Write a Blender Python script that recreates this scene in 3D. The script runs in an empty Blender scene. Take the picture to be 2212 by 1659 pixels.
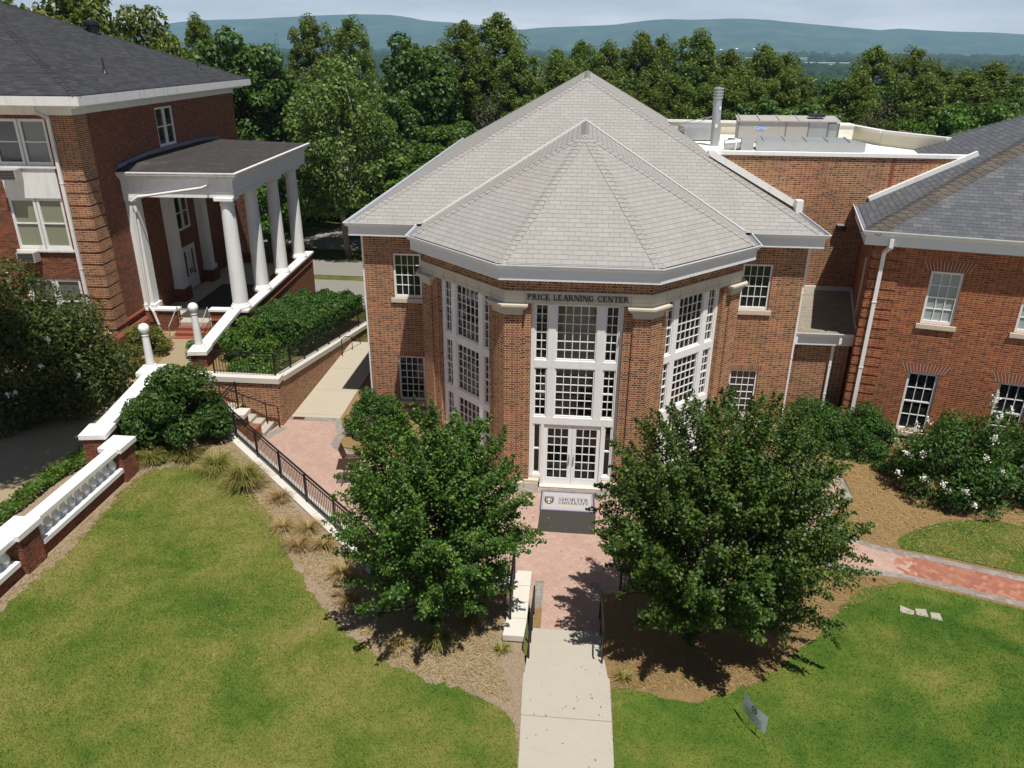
import bpy, bmesh, math, random
import numpy as np
from mathutils import Vector, Matrix
from math import sin, cos, tan, pi, radians, atan2, hypot, sqrt, floor
SC = bpy.context.scene
COL = SC.collection
# ------------------------------------------------------------------ camera, sky, sun, exposure
F_PX, PW, PH = 1661.0, 2212.0, 1659.0
PITCH, ROLL, YAW = 0.4108, 0.0083, 0.08695
CAM = Vector((0.07, -22.31, 13.5))
Fw = Vector((-sin(YAW)*cos(PITCH), cos(YAW)*cos(PITCH), -sin(PITCH)))
R0 = Vector((cos(YAW), sin(YAW), 0)); U0 = R0.cross(Fw)
Rt = R0*cos(ROLL)+U0*sin(ROLL); Up = U0*cos(ROLL)-R0*sin(ROLL)
cd = bpy.data.cameras.new('camera'); cam = bpy.data.objects.new('camera', cd); COL.objects.link(cam)
cam.matrix_world = Matrix(((Rt.x, Up.x, -Fw.x, CAM.x), (Rt.y, Up.y, -Fw.y, CAM.y), (Rt.z, Up.z, -Fw.z, CAM.z), (0, 0, 0, 1)))
cd.sensor_width = 36.0; cd.lens = F_PX/PW*36.0; cd.clip_start = 0.1; cd.clip_end = 30000
SC.camera = cam
SUN_EL, SUN_AZ = radians(69.0), radians(29.0)      # azimuth: from -Y turned towards +X
to_sun = Vector((sin(SUN_AZ)*cos(SUN_EL), -cos(SUN_AZ)*cos(SUN_EL), sin(SUN_EL)))
sl = bpy.data.lights.new('sun', 'SUN'); sun = bpy.data.objects.new('sun', sl); COL.objects.link(sun)
sl.energy = 5.0; sl.angle = radians(0.5); sl.color = (1.0, 0.955, 0.88)
sun.rotation_euler = to_sun.to_track_quat('Z', 'Y').to_euler(); sun.location = (20, -40, 60)
W = bpy.data.worlds.new('World'); SC.world = W; W.use_nodes = True
SC.view_settings.view_transform = 'Standard'; SC.view_settings.look = 'None'
SC.view_settings.exposure = 0.24; SC.view_settings.gamma = 1.0; SC.view_settings.use_curve_mapping = False
def build_sky():
    nt = W.node_tree; nt.nodes.clear()
    o = nt.nodes.new('ShaderNodeOutputWorld'); bg = nt.nodes.new('ShaderNodeBackground')
    sk = nt.nodes.new('ShaderNodeTexSky'); sk.sky_type = 'NISHITA'; sk.sun_disc = False
    sk.sun_elevation = SUN_EL; sk.sun_rotation = pi - SUN_AZ; sk.altitude = 200; sk.air_density = 0.6; sk.dust_density = 0.3; sk.ozone_density = 1.2
    # thin high cloud: soft streaks between sky and pale grey
    tc = nt.nodes.new('ShaderNodeTexCoord'); mp = nt.nodes.new('ShaderNodeMapping'); mp.inputs['Scale'].default_value = (3, 3, 16)
    nz = nt.nodes.new('ShaderNodeTexNoise'); nz.inputs['Scale'].default_value = 2.2; nz.inputs['Detail'].default_value = 6; nz.inputs['Roughness'].default_value = .6
    cr = nt.nodes.new('ShaderNodeValToRGB'); cr.color_ramp.elements[0].position = .42; cr.color_ramp.elements[1].position = .68
    cr.color_ramp.elements[0].color = (0, 0, 0, 1); cr.color_ramp.elements[1].color = (1, 1, 1, 1)
    sp = nt.nodes.new('ShaderNodeSeparateXYZ'); nt.links.new(tc.outputs['Generated'], sp.inputs[0]); fz = nt.nodes.new('ShaderNodeMapRange'); nt.links.new(sp.outputs[2], fz.inputs[0]); fz.inputs[1].default_value = 0.0; fz.inputs[2].default_value = .12; fz.inputs[3].default_value = 1.0; fz.inputs[4].default_value = .04
    m1 = nt.nodes.new('ShaderNodeMath'); m1.operation = 'MULTIPLY_ADD'; m1.inputs[1].default_value = .30; m1.inputs[2].default_value = .62
    ml = nt.nodes.new('ShaderNodeMath'); ml.operation = 'MULTIPLY'
    mx = nt.nodes.new('ShaderNodeMix'); mx.data_type = 'RGBA'
    nt.links.new(tc.outputs['Generated'], mp.inputs[0]); nt.links.new(mp.outputs[0], nz.inputs['Vector'])
    nt.links.new(nz.outputs['Fac'], cr.inputs[0]); nt.links.new(cr.outputs[0], m1.inputs[0]); nt.links.new(m1.outputs[0], ml.inputs[0]); nt.links.new(fz.outputs[0], ml.inputs[1]); nt.links.new(ml.outputs[0], mx.inputs['Factor'])
    nt.links.new(sk.outputs[0], mx.inputs['A']); mx.inputs['B'].default_value = SKY_CLOUD
    nt.links.new(mx.outputs['Result'], bg.inputs[0]); bg.inputs[1].default_value = SKY_STR
    nt.links.new(bg.outputs[0], o.inputs[0])
SKY_STR = 0.05; SKY_CLOUD = (28.5, 26.6, 28.0, 1)
build_sky()
def ray(x, y): return Rt*((x-PW/2)/F_PX) - Up*((y-PH/2)/F_PX) + Fw
def at_z(x, y, z):
    d = ray(x, y); return CAM + d*((z-CAM.z)/d.z)
def at_y(x, y, Y):
    d = ray(x, y); return CAM + d*((Y-CAM.y)/d.y)

# ------------------------------------------------------------------ node helper
class NT:
    def __init__(s, name):
        s.m = bpy.data.materials.new(name); s.m.use_nodes = True; s.t = s.m.node_tree; s.t.nodes.clear()
        s.out = s.t.nodes.new('ShaderNodeOutputMaterial'); s.b = s.t.nodes.new('ShaderNodeBsdfPrincipled')
        s.t.links.new(s.b.outputs[0], s.out.inputs[0])
    def n(s, t, **k):
        x = s.t.nodes.new(t)
        for a, v in k.items(): setattr(x, a, v)
        return x
    def set(s, sock, v):
        if isinstance(v, bpy.types.NodeSocket): s.t.links.new(v, sock)
        else: sock.default_value = v
    def M(s, op, a, b=None, c=None):
        x = s.n('ShaderNodeMath', operation=op); s.set(x.inputs[0], a)
        if b is not None: s.set(x.inputs[1], b)
        if c is not None: s.set(x.inputs[2], c)
        return x.outputs[0]
    def mix(s, f, a, b, mode='MIX'):
        x = s.n('ShaderNodeMix', data_type='RGBA', blend_type=mode); s.set(x.inputs['Factor'], f); s.set(x.inputs['A'], a); s.set(x.inputs['B'], b); return x.outputs['Result']
    def noise(s, v, scale, detail=4, rough=.55, out='Fac', dist=0.0):
        x = s.n('ShaderNodeTexNoise'); s.set(x.inputs['Vector'], v); x.inputs['Scale'].default_value = scale; x.inputs['Detail'].default_value = detail; x.inputs['Roughness'].default_value = rough; x.inputs['Distortion'].default_value = dist
        return x.outputs[out]
    def ramp(s, f, els):
        x = s.n('ShaderNodeValToRGB'); s.set(x.inputs[0], f); e = x.color_ramp.elements
        while len(e) < len(els): e.new(.5)
        for i, (p, c) in enumerate(els): e[i].position = p; e[i].color = (*c, 1) if len(c) == 3 else c
        return x.outputs[0]
    def uv(s): return s.n('ShaderNodeUVMap', uv_map='uv').outputs[0]
    def pos(s): return s.n('ShaderNodeNewGeometry').outputs['Position']
    def obj(s): return s.n('ShaderNodeTexCoord').outputs['Object']
    def xyz(s, v): x = s.n('ShaderNodeSeparateXYZ'); s.set(x.inputs[0], v); return x.outputs
    def vec(s, a, b, c=0.0): x = s.n('ShaderNodeCombineXYZ'); s.set(x.inputs[0], a); s.set(x.inputs[1], b); s.set(x.inputs[2], c); return x.outputs[0]
    def map(s, v, sc=(1, 1, 1), rot=(0, 0, 0)):
        x = s.n('ShaderNodeMapping'); s.set(x.inputs[0], v); x.inputs['Scale'].default_value = sc; x.inputs['Rotation'].default_value = rot; return x.outputs[0]
    def white(s, v): x = s.n('ShaderNodeTexWhiteNoise', noise_dimensions='3D'); s.set(x.inputs['Vector'], v); return x.outputs['Value']
    def attr(s, nm): return s.n('ShaderNodeAttribute', attribute_name=nm).outputs['Fac']
    def fin(s, col=None, rough=.6, bump=None, bstr=.3, bdist=.01, spec=None, metal=None):
        if col is not None: s.set(s.b.inputs['Base Color'], col if isinstance(col, bpy.types.NodeSocket) else (*col, 1))
        s.set(s.b.inputs['Roughness'], rough)
        if spec is not None: s.b.inputs['Specular IOR Level'].default_value = spec
        if metal is not None: s.b.inputs['Metallic'].default_value = metal
        if bump is not None:
            x = s.n('ShaderNodeBump'); x.inputs['Strength'].default_value = bstr; x.inputs['Distance'].default_value = bdist; s.set(x.inputs['Height'], bump); s.t.links.new(x.outputs[0], s.b.inputs['Normal'])
        return s.m

def flemish(name, tones, mortar, course=.076, soldier=False, mw=.0075):
    k = NT(name); u, v, _ = k.xyz(k.uv())
    if soldier: u, v = k.M('ADD', v, .013), u
    P, L = .32, .214
    r = k.M('DIVIDE', v, course); row = k.M('FLOOR', r); fv = k.M('FRACT', r)
    if soldier:
        c = k.M('DIVIDE', u, .225); par = k.M('MULTIPLY', row, 0.0)
        ci = k.M('FLOOR', c); fu = k.M('MULTIPLY', k.M('FRACT', c), .225); hd = 0.0
        du = k.M('MINIMUM', fu, k.M('SUBTRACT', .225, fu)); idu = ci
    else:
        c = k.M('ADD', k.M('DIVIDE', u, P), k.M('MULTIPLY', row, .5))
        ci = k.M('FLOOR', c); fu = k.M('MULTIPLY', k.M('FRACT', c), P); hd = k.M('GREATER_THAN', fu, L)
        du = k.M('MINIMUM', k.M('MINIMUM', fu, k.M('SUBTRACT', P, fu)), k.M('ABSOLUTE', k.M('SUBTRACT', fu, L)))
        idu = k.M('ADD', k.M('MULTIPLY', ci, 2.0), hd)
    dv = k.M('MULTIPLY', k.M('MINIMUM', fv, k.M('SUBTRACT', 1.0, fv)), course)
    dd = k.M('MINIMUM', du, dv)
    mm = k.M('LESS_THAN', dd, mw)
    rnd = k.white(k.vec(idu, row, 3.0))
    col = k.ramp(rnd, tones)
    if not soldier: col = k.mix(k.M('MULTIPLY', hd, .3), col, (.05, .022, .014, 1))
    big = k.noise(k.obj(), .35, 4, .6); fine = k.noise(k.obj(), 9, 3, .6)
    col = k.mix(k.M('MULTIPLY', k.M('SUBTRACT', big, .35), .8), col, (.17, .055, .024, 1))
    col = k.mix(k.M('MULTIPLY', fine, .25), col, (.5, .40, .32, 1), 'OVERLAY')
    mcol = k.mix(k.noise(k.obj(), 1.3, 4), (*mortar, 1), tuple(.55*m for m in mortar)+(1,))
    col = k.mix(mm, col, mcol)
    col = k.mix(k.M('MULTIPLY', k.ramp(k.noise(k.map(k.obj(), (.9, .9, .12)), 1.6, 5), [(.5, (0, 0, 0)), (.75, (1, 1, 1))]), .22), col, (.08, .05, .035, 1))
    hgt = k.M('MINIMUM', dd, .012)
    return k.fin(col, k.M('ADD', .78, k.M('MULTIPLY', rnd, .15)), hgt, .8, .6)

def shingle(name, tones, exposure, length, line, stain=(.34, .22, .17), stainf=.45, hip=False):
    k = NT(name); u, v, _ = k.xyz(k.uv())
    wob = k.M('MULTIPLY', k.M('SUBTRACT', k.noise(k.uv(), 1.2, 3), .5), .05)
    r = k.M('DIVIDE', k.M('ADD', v, wob), exposure); row = k.M('FLOOR', r); fv = k.M('FRACT', r)
    jit = k.white(k.vec(row, 7.0, 1.0))
    c = k.M('ADD', k.M('DIVIDE', u, length), k.M('ADD', k.M('MULTIPLY', row, .5), k.M('MULTIPLY', jit, .18))); ci = k.M('FLOOR', c); fu = k.M('FRACT', c)
    rnd = k.white(k.vec(ci, row, 1.0))
    col = k.ramp(rnd, tones)
    big = k.noise(k.pos(), .22, 5, .6)
    col = k.mix(k.M('MULTIPLY', k.ramp(big, [(.56, (0, 0, 0)), (.72, (1, 1, 1))]), stainf), col, (*stain, 1))
    col = k.mix(k.M('MULTIPLY', k.ramp(k.noise(k.map(k.uv(), (1.2, .25, 1)), 1.1, 5), [(.45, (0, 0, 0)), (.7, (1, 1, 1))]), .25), col, tuple(.62*t for t in tones[0][1])+(1,))
    col = k.mix(k.noise(k.uv(), 60, 2), col, tuple(.8*t for t in tones[0][1])+(1,))
    low = k.M('LESS_THAN', fv, .085); jn = k.M('LESS_THAN', k.M('MINIMUM', fu, k.M('SUBTRACT', 1.0, fu)), .018)
    ln = k.M('MAXIMUM', k.M('MULTIPLY', low, .8), k.M('MULTIPLY', jn, .65))
    col = k.mix(ln, col, (*line, 1))
    h = k.M('ADD', k.M('MULTIPLY', k.M('SUBTRACT', 1.0, fv), .02), k.M('MULTIPLY', rnd, .006))
    return k.fin(col, .85, k.M('SUBTRACT', h, k.M('MULTIPLY', ln, .01)), .9, .7)

def herring(name, tones, joint, unit=.105, rot=45, red=None):
    k = NT(name); p = k.map(k.pos(), (1/unit, 1/unit, 1), (0, 0, radians(rot))); x, y, _ = k.xyz(p)
    i = k.M('FLOOR', x); j = k.M('FLOOR', y); fx = k.M('FRACT', x); fy = k.M('FRACT', y)
    q = k.M('FLOORED_MODULO', k.M('SUBTRACT', i, j), 4.0)
    def eq(n): return k.M('COMPARE', q, float(n), .4)
    k0, k1, k2, k3 = eq(0), eq(1), eq(2), eq(3)
    big = 9.0
    def off(cond): return k.M('MULTIPLY', cond, big)
    dl = k.M('ADD', fx, off(k1)); dr = k.M('ADD', k.M('SUBTRACT', 1.0, fx), off(k0))
    db = k.M('ADD', fy, off(k2)); dt = k.M('ADD', k.M('SUBTRACT', 1.0, fy), off(k3))
    d = k.M('MINIMUM', k.M('MINIMUM', dl, dr), k.M('MINIMUM', db, dt))
    ii = k.M('SUBTRACT', i, k1); jj = k.M('SUBTRACT', j, k2)
    rnd = k.white(k.vec(ii, jj, k.M('ADD', k2, k3)))
    col = k.ramp(rnd, tones)
    if red:
        px, py, _ = k.xyz(k.pos())
        edge = k.M('ADD', px, k.M('MULTIPLY', k.M('SUBTRACT', k.white(k.vec(ii, jj, 5.0)), .5), .9))
        col = k.mix(k.M('MULTIPLY', k.M('GREATER_THAN', edge, 9.75), k.M('LESS_THAN', py, -1.5)), col, k.ramp(rnd, red))
    big_ = k.noise(k.pos(), .7, 5, .6)
    col = k.mix(k.M('MULTIPLY', k.ramp(big_, [(.4, (0, 0, 0)), (.75, (1, 1, 1))]), .3), col, (.20, .13, .10, 1))
    col = k.mix(k.M('MULTIPLY', k.noise(k.pos(), 35, 3), .22), col, (.14, .09, .07, 1))
    m = k.M('LESS_THAN', d, .045)
    jv = k.M('MULTIPLY', m, k.ramp(k.noise(k.pos(), 1.1, 4), [(.35, (.15, .15, .15)), (.7, (.9, .9, .9))]))
    col = k.mix(jv, col, (*joint, 1))
    return k.fin(col, .85, k.M('MINIMUM', d, .1), .4, .03)

def plain(name, col, rough=.55, var=.12, vs=1.2, bump=0.0, bs=20, dirt=None, dirtf=.3, metal=None, streak=False, spec=None):
    k = NT(name); o = k.obj()
    c = k.mix(k.M('MULTIPLY', k.noise(o, vs, 5, .6), var*2), (*col, 1), tuple(max(0, x*.72) for x in col)+(1,))
    if dirt:
        v = k.map(o, (2.2, 2.2, .3)) if streak else o
        c = k.mix(k.M('MULTIPLY', k.ramp(k.noise(v, 2.2, 6, .65), [(.5, (0, 0, 0)), (.72, (1, 1, 1))]), dirtf), c, (*dirt, 1))
    return k.fin(c, rough, k.noise(o, bs, 4) if bump else None, bump, .01, metal=metal, spec=spec)

def concrete(name, col, joints=None, dark=(.3, .26, .2)):
    k = NT(name); o = k.pos()
    c = k.mix(k.M('MULTIPLY', k.noise(o, .8, 6, .65), .55), (*col, 1), tuple(.74*x for x in col)+(1,))
    c = k.mix(k.M('MULTIPLY', k.noise(k.map(o, (.6, 9, 1)), 3.0, 5), .45), c, tuple(.74*x for x in col)+(1,))
    c = k.mix(k.M('MULTIPLY', k.ramp(k.noise(o, 2.6, 6, .7), [(.56, (0, 0, 0)), (.74, (1, 1, 1))]), .3), c, (*dark, 1))
    c = k.mix(k.M('MULTIPLY', k.noise(o, 90, 2), .2), c, tuple(.6*x for x in col)+(1,))
    if joints:
        ax, per, off = joints; s = k.xyz(o)[ax]
        f = k.M('FRACT', k.M('DIVIDE', k.M('ADD', s, off), per))
        jn = k.M('LESS_THAN', k.M('MULTIPLY', k.M('MINIMUM', f, k.M('SUBTRACT', 1.0, f)), per), .012)
        c = k.mix(k.M('MULTIPLY', jn, .6), c, (.14, .12, .09, 1))
    return k.fin(c, .85, k.noise(o, 40, 4), .25, .01)

def leafmat(name, els, trans=.35, rough=.5, spec=.35):
    """leaf hue varies from leaf to leaf (attribute rnd) and from tree to tree (object random)"""
    k = NT(name); r = k.attr('rnd')
    oi = k.n('ShaderNodeObjectInfo').outputs['Random']
    col = k.ramp(r, els)
    hs = k.n('ShaderNodeHueSaturation'); k.set(hs.inputs['Color'], col); k.set(hs.inputs['Hue'], k.M('ADD', .49, k.M('MULTIPLY', oi, .02))); k.set(hs.inputs['Value'], k.M('ADD', .85, k.M('MULTIPLY', oi, .3)))
    col = hs.outputs[0]
    k.fin(col, rough, spec=spec)
    tr = k.n('ShaderNodeBsdfTranslucent'); k.set(tr.inputs[0], k.mix(.5, col, (.16, .20, .02, 1)))
    ms = k.n('ShaderNodeMixShader'); ms.inputs[0].default_value = trans
    k.t.links.new(k.b.outputs[0], ms.inputs[1]); k.t.links.new(tr.outputs[0], ms.inputs[2]); k.t.links.new(ms.outputs[0], k.out.inputs[0])
    return k.m

def glassmat(name, col=(.012, .014, .016), rough=.04, clear=0.0, wob=.02):
    k = NT(name)
    k.fin(col, rough, k.noise(k.obj(), 1.6, 2), wob, .05, spec=.6)
    if clear:
        fr = k.n('ShaderNodeFresnel'); fr.inputs[0].default_value = 1.5
        tp = k.n('ShaderNodeBsdfTransparent'); tp.inputs[0].default_value = (.80, .82, .78, 1)
        gl = k.n('ShaderNodeBsdfGlossy'); gl.inputs['Roughness'].default_value = .03
        m2 = k.n('ShaderNodeMixShader'); k.set(m2.inputs[0], k.M('MULTIPLY', fr.outputs[0], 1.3)); k.t.links.new(tp.outputs[0], m2.inputs[1]); k.t.links.new(gl.outputs[0], m2.inputs[2])
        ms = k.n('ShaderNodeMixShader'); ms.inputs[0].default_value = clear
        k.t.links.new(k.b.outputs[0], ms.inputs[1]); k.t.links.new(m2.outputs[0], ms.inputs[2]); k.t.links.new(ms.outputs[0], k.out.inputs[0])
    return k.m

def blindmat(name, col, per=.05, gap=.25, dark=.35):
    k = NT(name); u, v, _ = k.xyz(k.uv()); f = k.M('FRACT', k.M('DIVIDE', v, per))
    c = k.mix(k.M('LESS_THAN', f, gap), (*col, 1), tuple(dark*x for x in col)+(1,))
    return k.fin(c, .25, spec=.6)
def lawnmat(name, g=1.0, sh=0.0):
    k = NT(name); p = k.pos()
    big = k.noise(p, .45, 3, .55, dist=.4); mid = k.noise(p, 1.7, 6, .7); fine = k.noise(p, 24, 4, .7)
    f = k.M('ADD', k.M('ADD', k.M('MULTIPLY', big, .75), k.M('MULTIPLY', mid, .45)), k.M('MULTIPLY', k.M('SUBTRACT', fine, .5), .24))
    f = k.M('ADD', f, sh)
    c = k.ramp(f, [(.37, (.048, .125, .014)), (.48, (.092, .170, .020)), (.58, (.160, .210, .034)), (.69, (.250, .255, .058)), (.82, (.36, .30, .11))])
    c = k.mix(k.ramp(k.noise(p, 1.1, 6, .75, dist=.6), [(.68, (0, 0, 0)), (.76, (.6, .6, .6))]), c, (.27, .20, .085, 1))
    c = k.mix(k.M('MULTIPLY', k.noise(p, 60, 3, .7), .6), c, (.05, .085, .012, 1))
    return k.fin(c, .8, k.noise(p, 30, 5, .7), .9, .05, spec=.15)
def strawmat(name, a, b, c2, chips=.5):
    k = NT(name); p = k.pos()
    f = k.noise(k.map(p, (1, 3.5, 1), (0, 0, .6)), 16, 5, .75, dist=1.0); g = k.noise(k.map(p, (3.2, 1, 1), (0, 0, .2)), 14, 5, .75, dist=1.0)
    h = k.M('MAXIMUM', f, g)
    c = k.ramp(h, [(.38, c2), (.56, a), (.74, b)])
    c = k.mix(k.M('MULTIPLY', k.noise(p, .6, 5, .6), .55), c, tuple(.55*x for x in a)+(1,))
    c = k.mix(k.M('MULTIPLY', k.ramp(k.noise(p, 26, 3, .6), [(.63, (0, 0, 0)), (.70, (1, 1, 1))]), chips), c, (.42, .36, .30, 1))
    return k.fin(c, .9, h, .9, .05, spec=.1)

M = {}
M['brick'] = flemish('flemish brick', [(0, (.05, .019, .011)), (.3, (.17, .053, .021)), (.6, (.30, .094, .036)), (1, (.42, .160, .060))], (.66, .47, .29), mw=.0095)
M['brick_red'] = flemish('red brick', [(0, (.08, .020, .010)), (.3, (.21, .045, .017)), (.7, (.31, .074, .025)), (1, (.42, .13, .042))], (.55, .31, .155), mw=.0075)
M['brick_old'] = flemish('old red brick', [(0, (.045, .011, .006)), (.3, (.12, .026, .011)), (.7, (.20, .043, .016)), (1, (.28, .078, .032))], (.32, .19, .11), mw=.0055)
M['soldier'] = flemish('soldier brick', [(0, (.14, .05, .026)), (.3, (.24, .082, .038)), (1, (.36, .14, .065))], (.66, .54, .40), soldier=True)
M['slate_light'] = shingle('pale grey shingle', [(0, (.315, .302, .287)), (.5, (.345, .332, .315)), (1, (.38, .365, .345))], .205, .34, (.15, .13, .11), (.42, .30, .24))
M['slate_dark'] = shingle('blue grey slate', [(0, (.075, .082, .094)), (.5, (.108, .116, .13)), (.85, (.145, .15, .16)), (1, (.20, .19, .18))], .19, .30, (.018, .018, .022), (.16, .15, .14), .25)
M['slate_brown'] = shingle('weathered slate', [(0, (.075, .062, .05)), (.5, (.105, .09, .075)), (1, (.15, .13, .11))], .19, .30, (.02, .018, .016), (.16, .15, .14), .2)
M['asphalt_shingle'] = shingle('charcoal shingle', [(0, (.018, .019, .023)), (.5, (.040, .041, .047)), (1, (.072, .072, .080))], .17, .42, (.006, .006, .008), (.085, .085, .09), .5)
M['tan_shingle'] = shingle('tan shingle', [(0, (.25, .225, .18)), (.5, (.31, .28, .22)), (1, (.37, .335, .27))], .14, .38, (.10, .085, .065))
M['white'] = plain('white paint', (.80, .80, .79), .42, .06, 1.0, dirt=(.46, .44, .40), dirtf=.26, streak=True)
M['white_old'] = plain('weathered white paint', (.74, .74, .72), .5, .1, .8, dirt=(.36, .34, .31), dirtf=.4, streak=True)
M['fascia'] = plain('fascia paint', (.70, .72, .73), .5, .08, .8, dirt=(.5, .5, .49), dirtf=.2, streak=True)
M['stone'] = plain('limestone', (.56, .51, .41), .8, .14, 1.2, .15, 30, dirt=(.36, .32, .26), dirtf=.3)
M['coping'] = plain('cast stone coping', (.58, .55, .49), .85, .12, 1.5, .2, 30, dirt=(.45, .42, .37), dirtf=.25)
M['joint'] = plain('mortar joint', (.16, .14, .11), .9)
M['flash_light'] = plain('pale flashing', (.62, .61, .59), .5)
M['flash'] = plain('zinc flashing', (.26, .29, .37), .4, .1, 1.5, metal=.4)
M['lead'] = plain('blue grey metal flashing', (.17, .20, .28), .45, .1, 1.5, metal=.3)
M['iron'] = plain('black iron', (.012, .011, .011), .38, .2, 4, spec=.5)
M['bronze'] = plain('brown painted steel', (.055, .028, .020), .4, .2, 4)
M['black'] = plain('black letters', (.012, .012, .013), .4)
M['glass'] = glassmat('dark window glass')
M['glass_clear'] = glassmat('clear window glass', clear=.95)
M['glass_green'] = glassmat('window glass before pale blind', (.11, .125, .115), .06)
M['glass_tan'] = glassmat('window glass before tan blind', (.22, .23, .16), .06)
M['blind'] = blindmat('slatted blind behind glass', (.40, .45, .45))
M['membrane'] = plain('white roof membrane', (.80, .78, .72), .7, .1, .5, dirt=(.5, .46, .38), dirtf=.3)
M['cream'] = plain('cream parapet', (.66, .62, .48), .7, .1, .8, dirt=(.45, .42, .36), dirtf=.25)
M['galv'] = plain('galvanised metal', (.44, .46, .47), .42, .15, 1.5, metal=.5, dirt=(.3, .3, .3), dirtf=.3)
M['unit'] = plain('beige unit casing', (.40, .375, .35), .55, .08, 1.2, dirt=(.2, .18, .16), dirtf=.25, streak=True)
M['porchroof'] = plain('dark rolled roofing', (.036, .031, .030), .75, .5, .7, .3, 30, dirt=(.11, .095, .08), dirtf=.5)
M['concrete'] = concrete('pale concrete', (.44, .41, .345), (1, 1.95, .35))
M['walk'] = concrete('tan concrete walk', (.47, .42, .32), (1, 2.4, .1))
M['drive'] = concrete('worn concrete drive', (.33, .26, .155), (1, 3.0, 0))
M['asphalt'] = concrete('old asphalt', (.25, .235, .21), None)
M['paver'] = herring('herringbone pavers', [(0, (.40, .268, .215)), (.5, (.43, .292, .235)), (1, (.46, .32, .262))], (.21, .12, .08), .108, red=[(0, (.27, .085, .05)), (.6, (.34, .125, .075)), (1, (.41, .19, .12))])
M['paver_grey'] = herring('grey border pavers', [(0, (.20, .185, .17)), (.5, (.25, .235, .215)), (1, (.30, .285, .26))], (.08, .07, .06), .14, 0)
M['brick_step'] = plain('red step brick', (.25, .075, .04), .8, .3, 3, .3, 30)
M['lawn'] = lawnmat('lawn', sh=.04); M['lawn_deep'] = lawnmat('deep green lawn', sh=-.085)
M['straw'] = strawmat('pine straw', (.34, .225, .105), (.52, .37, .19), (.12, .068, .03), .25)
M['mulch'] = strawmat('weathered mulch', (.41, .315, .22), (.62, .52, .39), (.15, .09, .055), .6)
M['bark'] = plain('bark', (.075, .058, .045), .9, .5, 3, .8, 12)
M['bark_pale'] = plain('pale sycamore bark', (.34, .31, .25), .85, .5, 2, .5, 10, dirt=(.13, .11, .085), dirtf=.6)
M['twig'] = plain('grey brown twigs', (.16, .125, .095), .9, .3, 3)
M['leaf_maple'] = leafmat('maple leaf', [(0, (0.026, 0.067, 0.009)), (.5, (0.046, 0.109, 0.013)), (.82, (0.078, 0.157, 0.018)), (1, (0.162, 0.224, 0.027))], .3)
M['leaf_oak'] = leafmat('yellow green oak leaf', [(0, (0.058, 0.089, 0.011)), (.6, (0.108, 0.151, 0.018)), (1, (0.180, 0.216, 0.028))], .35)
M['leaf_dark'] = leafmat('dark broad leaf', [(0, (0.030, 0.072, 0.013)), (.6, (0.062, 0.130, 0.018)), (1, (0.106, 0.189, 0.028))], .3)
M['leaf_mid'] = leafmat('mid green leaf', [(0, (0.035, 0.087, 0.012)), (.6, (0.072, 0.159, 0.016)), (1, (0.135, 0.239, 0.028))], .35)
M['leaf_pine'] = leafmat('pine needles', [(0, (0.069, 0.118, 0.022)), (.6, (0.133, 0.201, 0.033)), (1, (0.232, 0.294, 0.046))], .35)
M['leaf_syc'] = leafmat('sycamore leaf', [(0, (0.070, 0.116, 0.025)), (.6, (0.124, 0.194, 0.039)), (1, (0.209, 0.278, 0.070))], .35)
M['leaf_gloss'] = leafmat('glossy shrub leaf', [(0, (0.022, 0.060, 0.013)), (.6, (0.043, 0.107, 0.017)), (1, (0.088, 0.168, 0.026))], .25, .5, .25)
M['leaf_yel'] = leafmat('olive shrub leaf', [(0, (0.058, 0.074, 0.012)), (.6, (0.102, 0.120, 0.018)), (1, (0.168, 0.162, 0.031))], .3)
M['leaf_brown'] = leafmat('sparse brown leaf', [(0, (.045, .038, .022)), (.6, (.075, .06, .035)), (1, (.11, .09, .055))], .2)
M['straw_blade'] = leafmat('dry ornamental grass', [(0, (.26, .175, .065)), (.5, (.36, .25, .10)), (1, (.46, .35, .17))], .25)
M['green_blade'] = leafmat('olive ornamental grass', [(0, (.13, .14, .028)), (.5, (.22, .205, .048)), (1, (.36, .29, .10))], .25)
M['lawn_blade'] = leafmat('lawn blades', [(0, (.045, .085, .010)), (.5, (.085, .125, .018)), (.8, (.15, .165, .030)), (1, (.26, .22, .075))], .3)
M['blossom'] = plain('white blossom', (.80, .79, .72), .6, .1)
M['globe'] = plain('white globe', (.82, .82, .81), .25, .04)
M['mat_grey'] = plain('pale mat', (.37, .355, .37), .9, .15, 6, .3, 60)
M['mat_dark'] = plain('charcoal mat', (.042, .037, .031), .95, .25, 3, .3, 60)
M['purple'] = plain('purple border', (.085, .065, .13), .9)
M['gold'] = plain('gold ink', (.62, .45, .18), .8)
M['sign'] = plain('pale sign board', (.78, .80, .82), .5, .05)
M['ink'] = plain('grey ink', (.10, .11, .13), .7)
M['blue'] = plain('blue badge', (.20, .32, .58), .4)
M['tan_wall'] = plain('tan interior wall', (.58, .46, .28), .7, .2, 1)
M['stair_wood'] = plain('pale stair treads', (.70, .58, .32), .6, .15, 2)
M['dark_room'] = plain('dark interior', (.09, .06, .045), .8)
M['pink'] = plain('pink cushion', (.55, .04, .13), .7)
M['stone_grey'] = plain('grey stepping stone', (.36, .34, .28), .9, .2, 4, .3, 30, dirt=(.2, .18, .12), dirtf=.4)
M['leaf_olive'] = leafmat('olive green leaf', [(0, (.030, .046, .010)), (.6, (.058, .086, .016)), (1, (.105, .125, .026))], .25, .5, .25)
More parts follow.
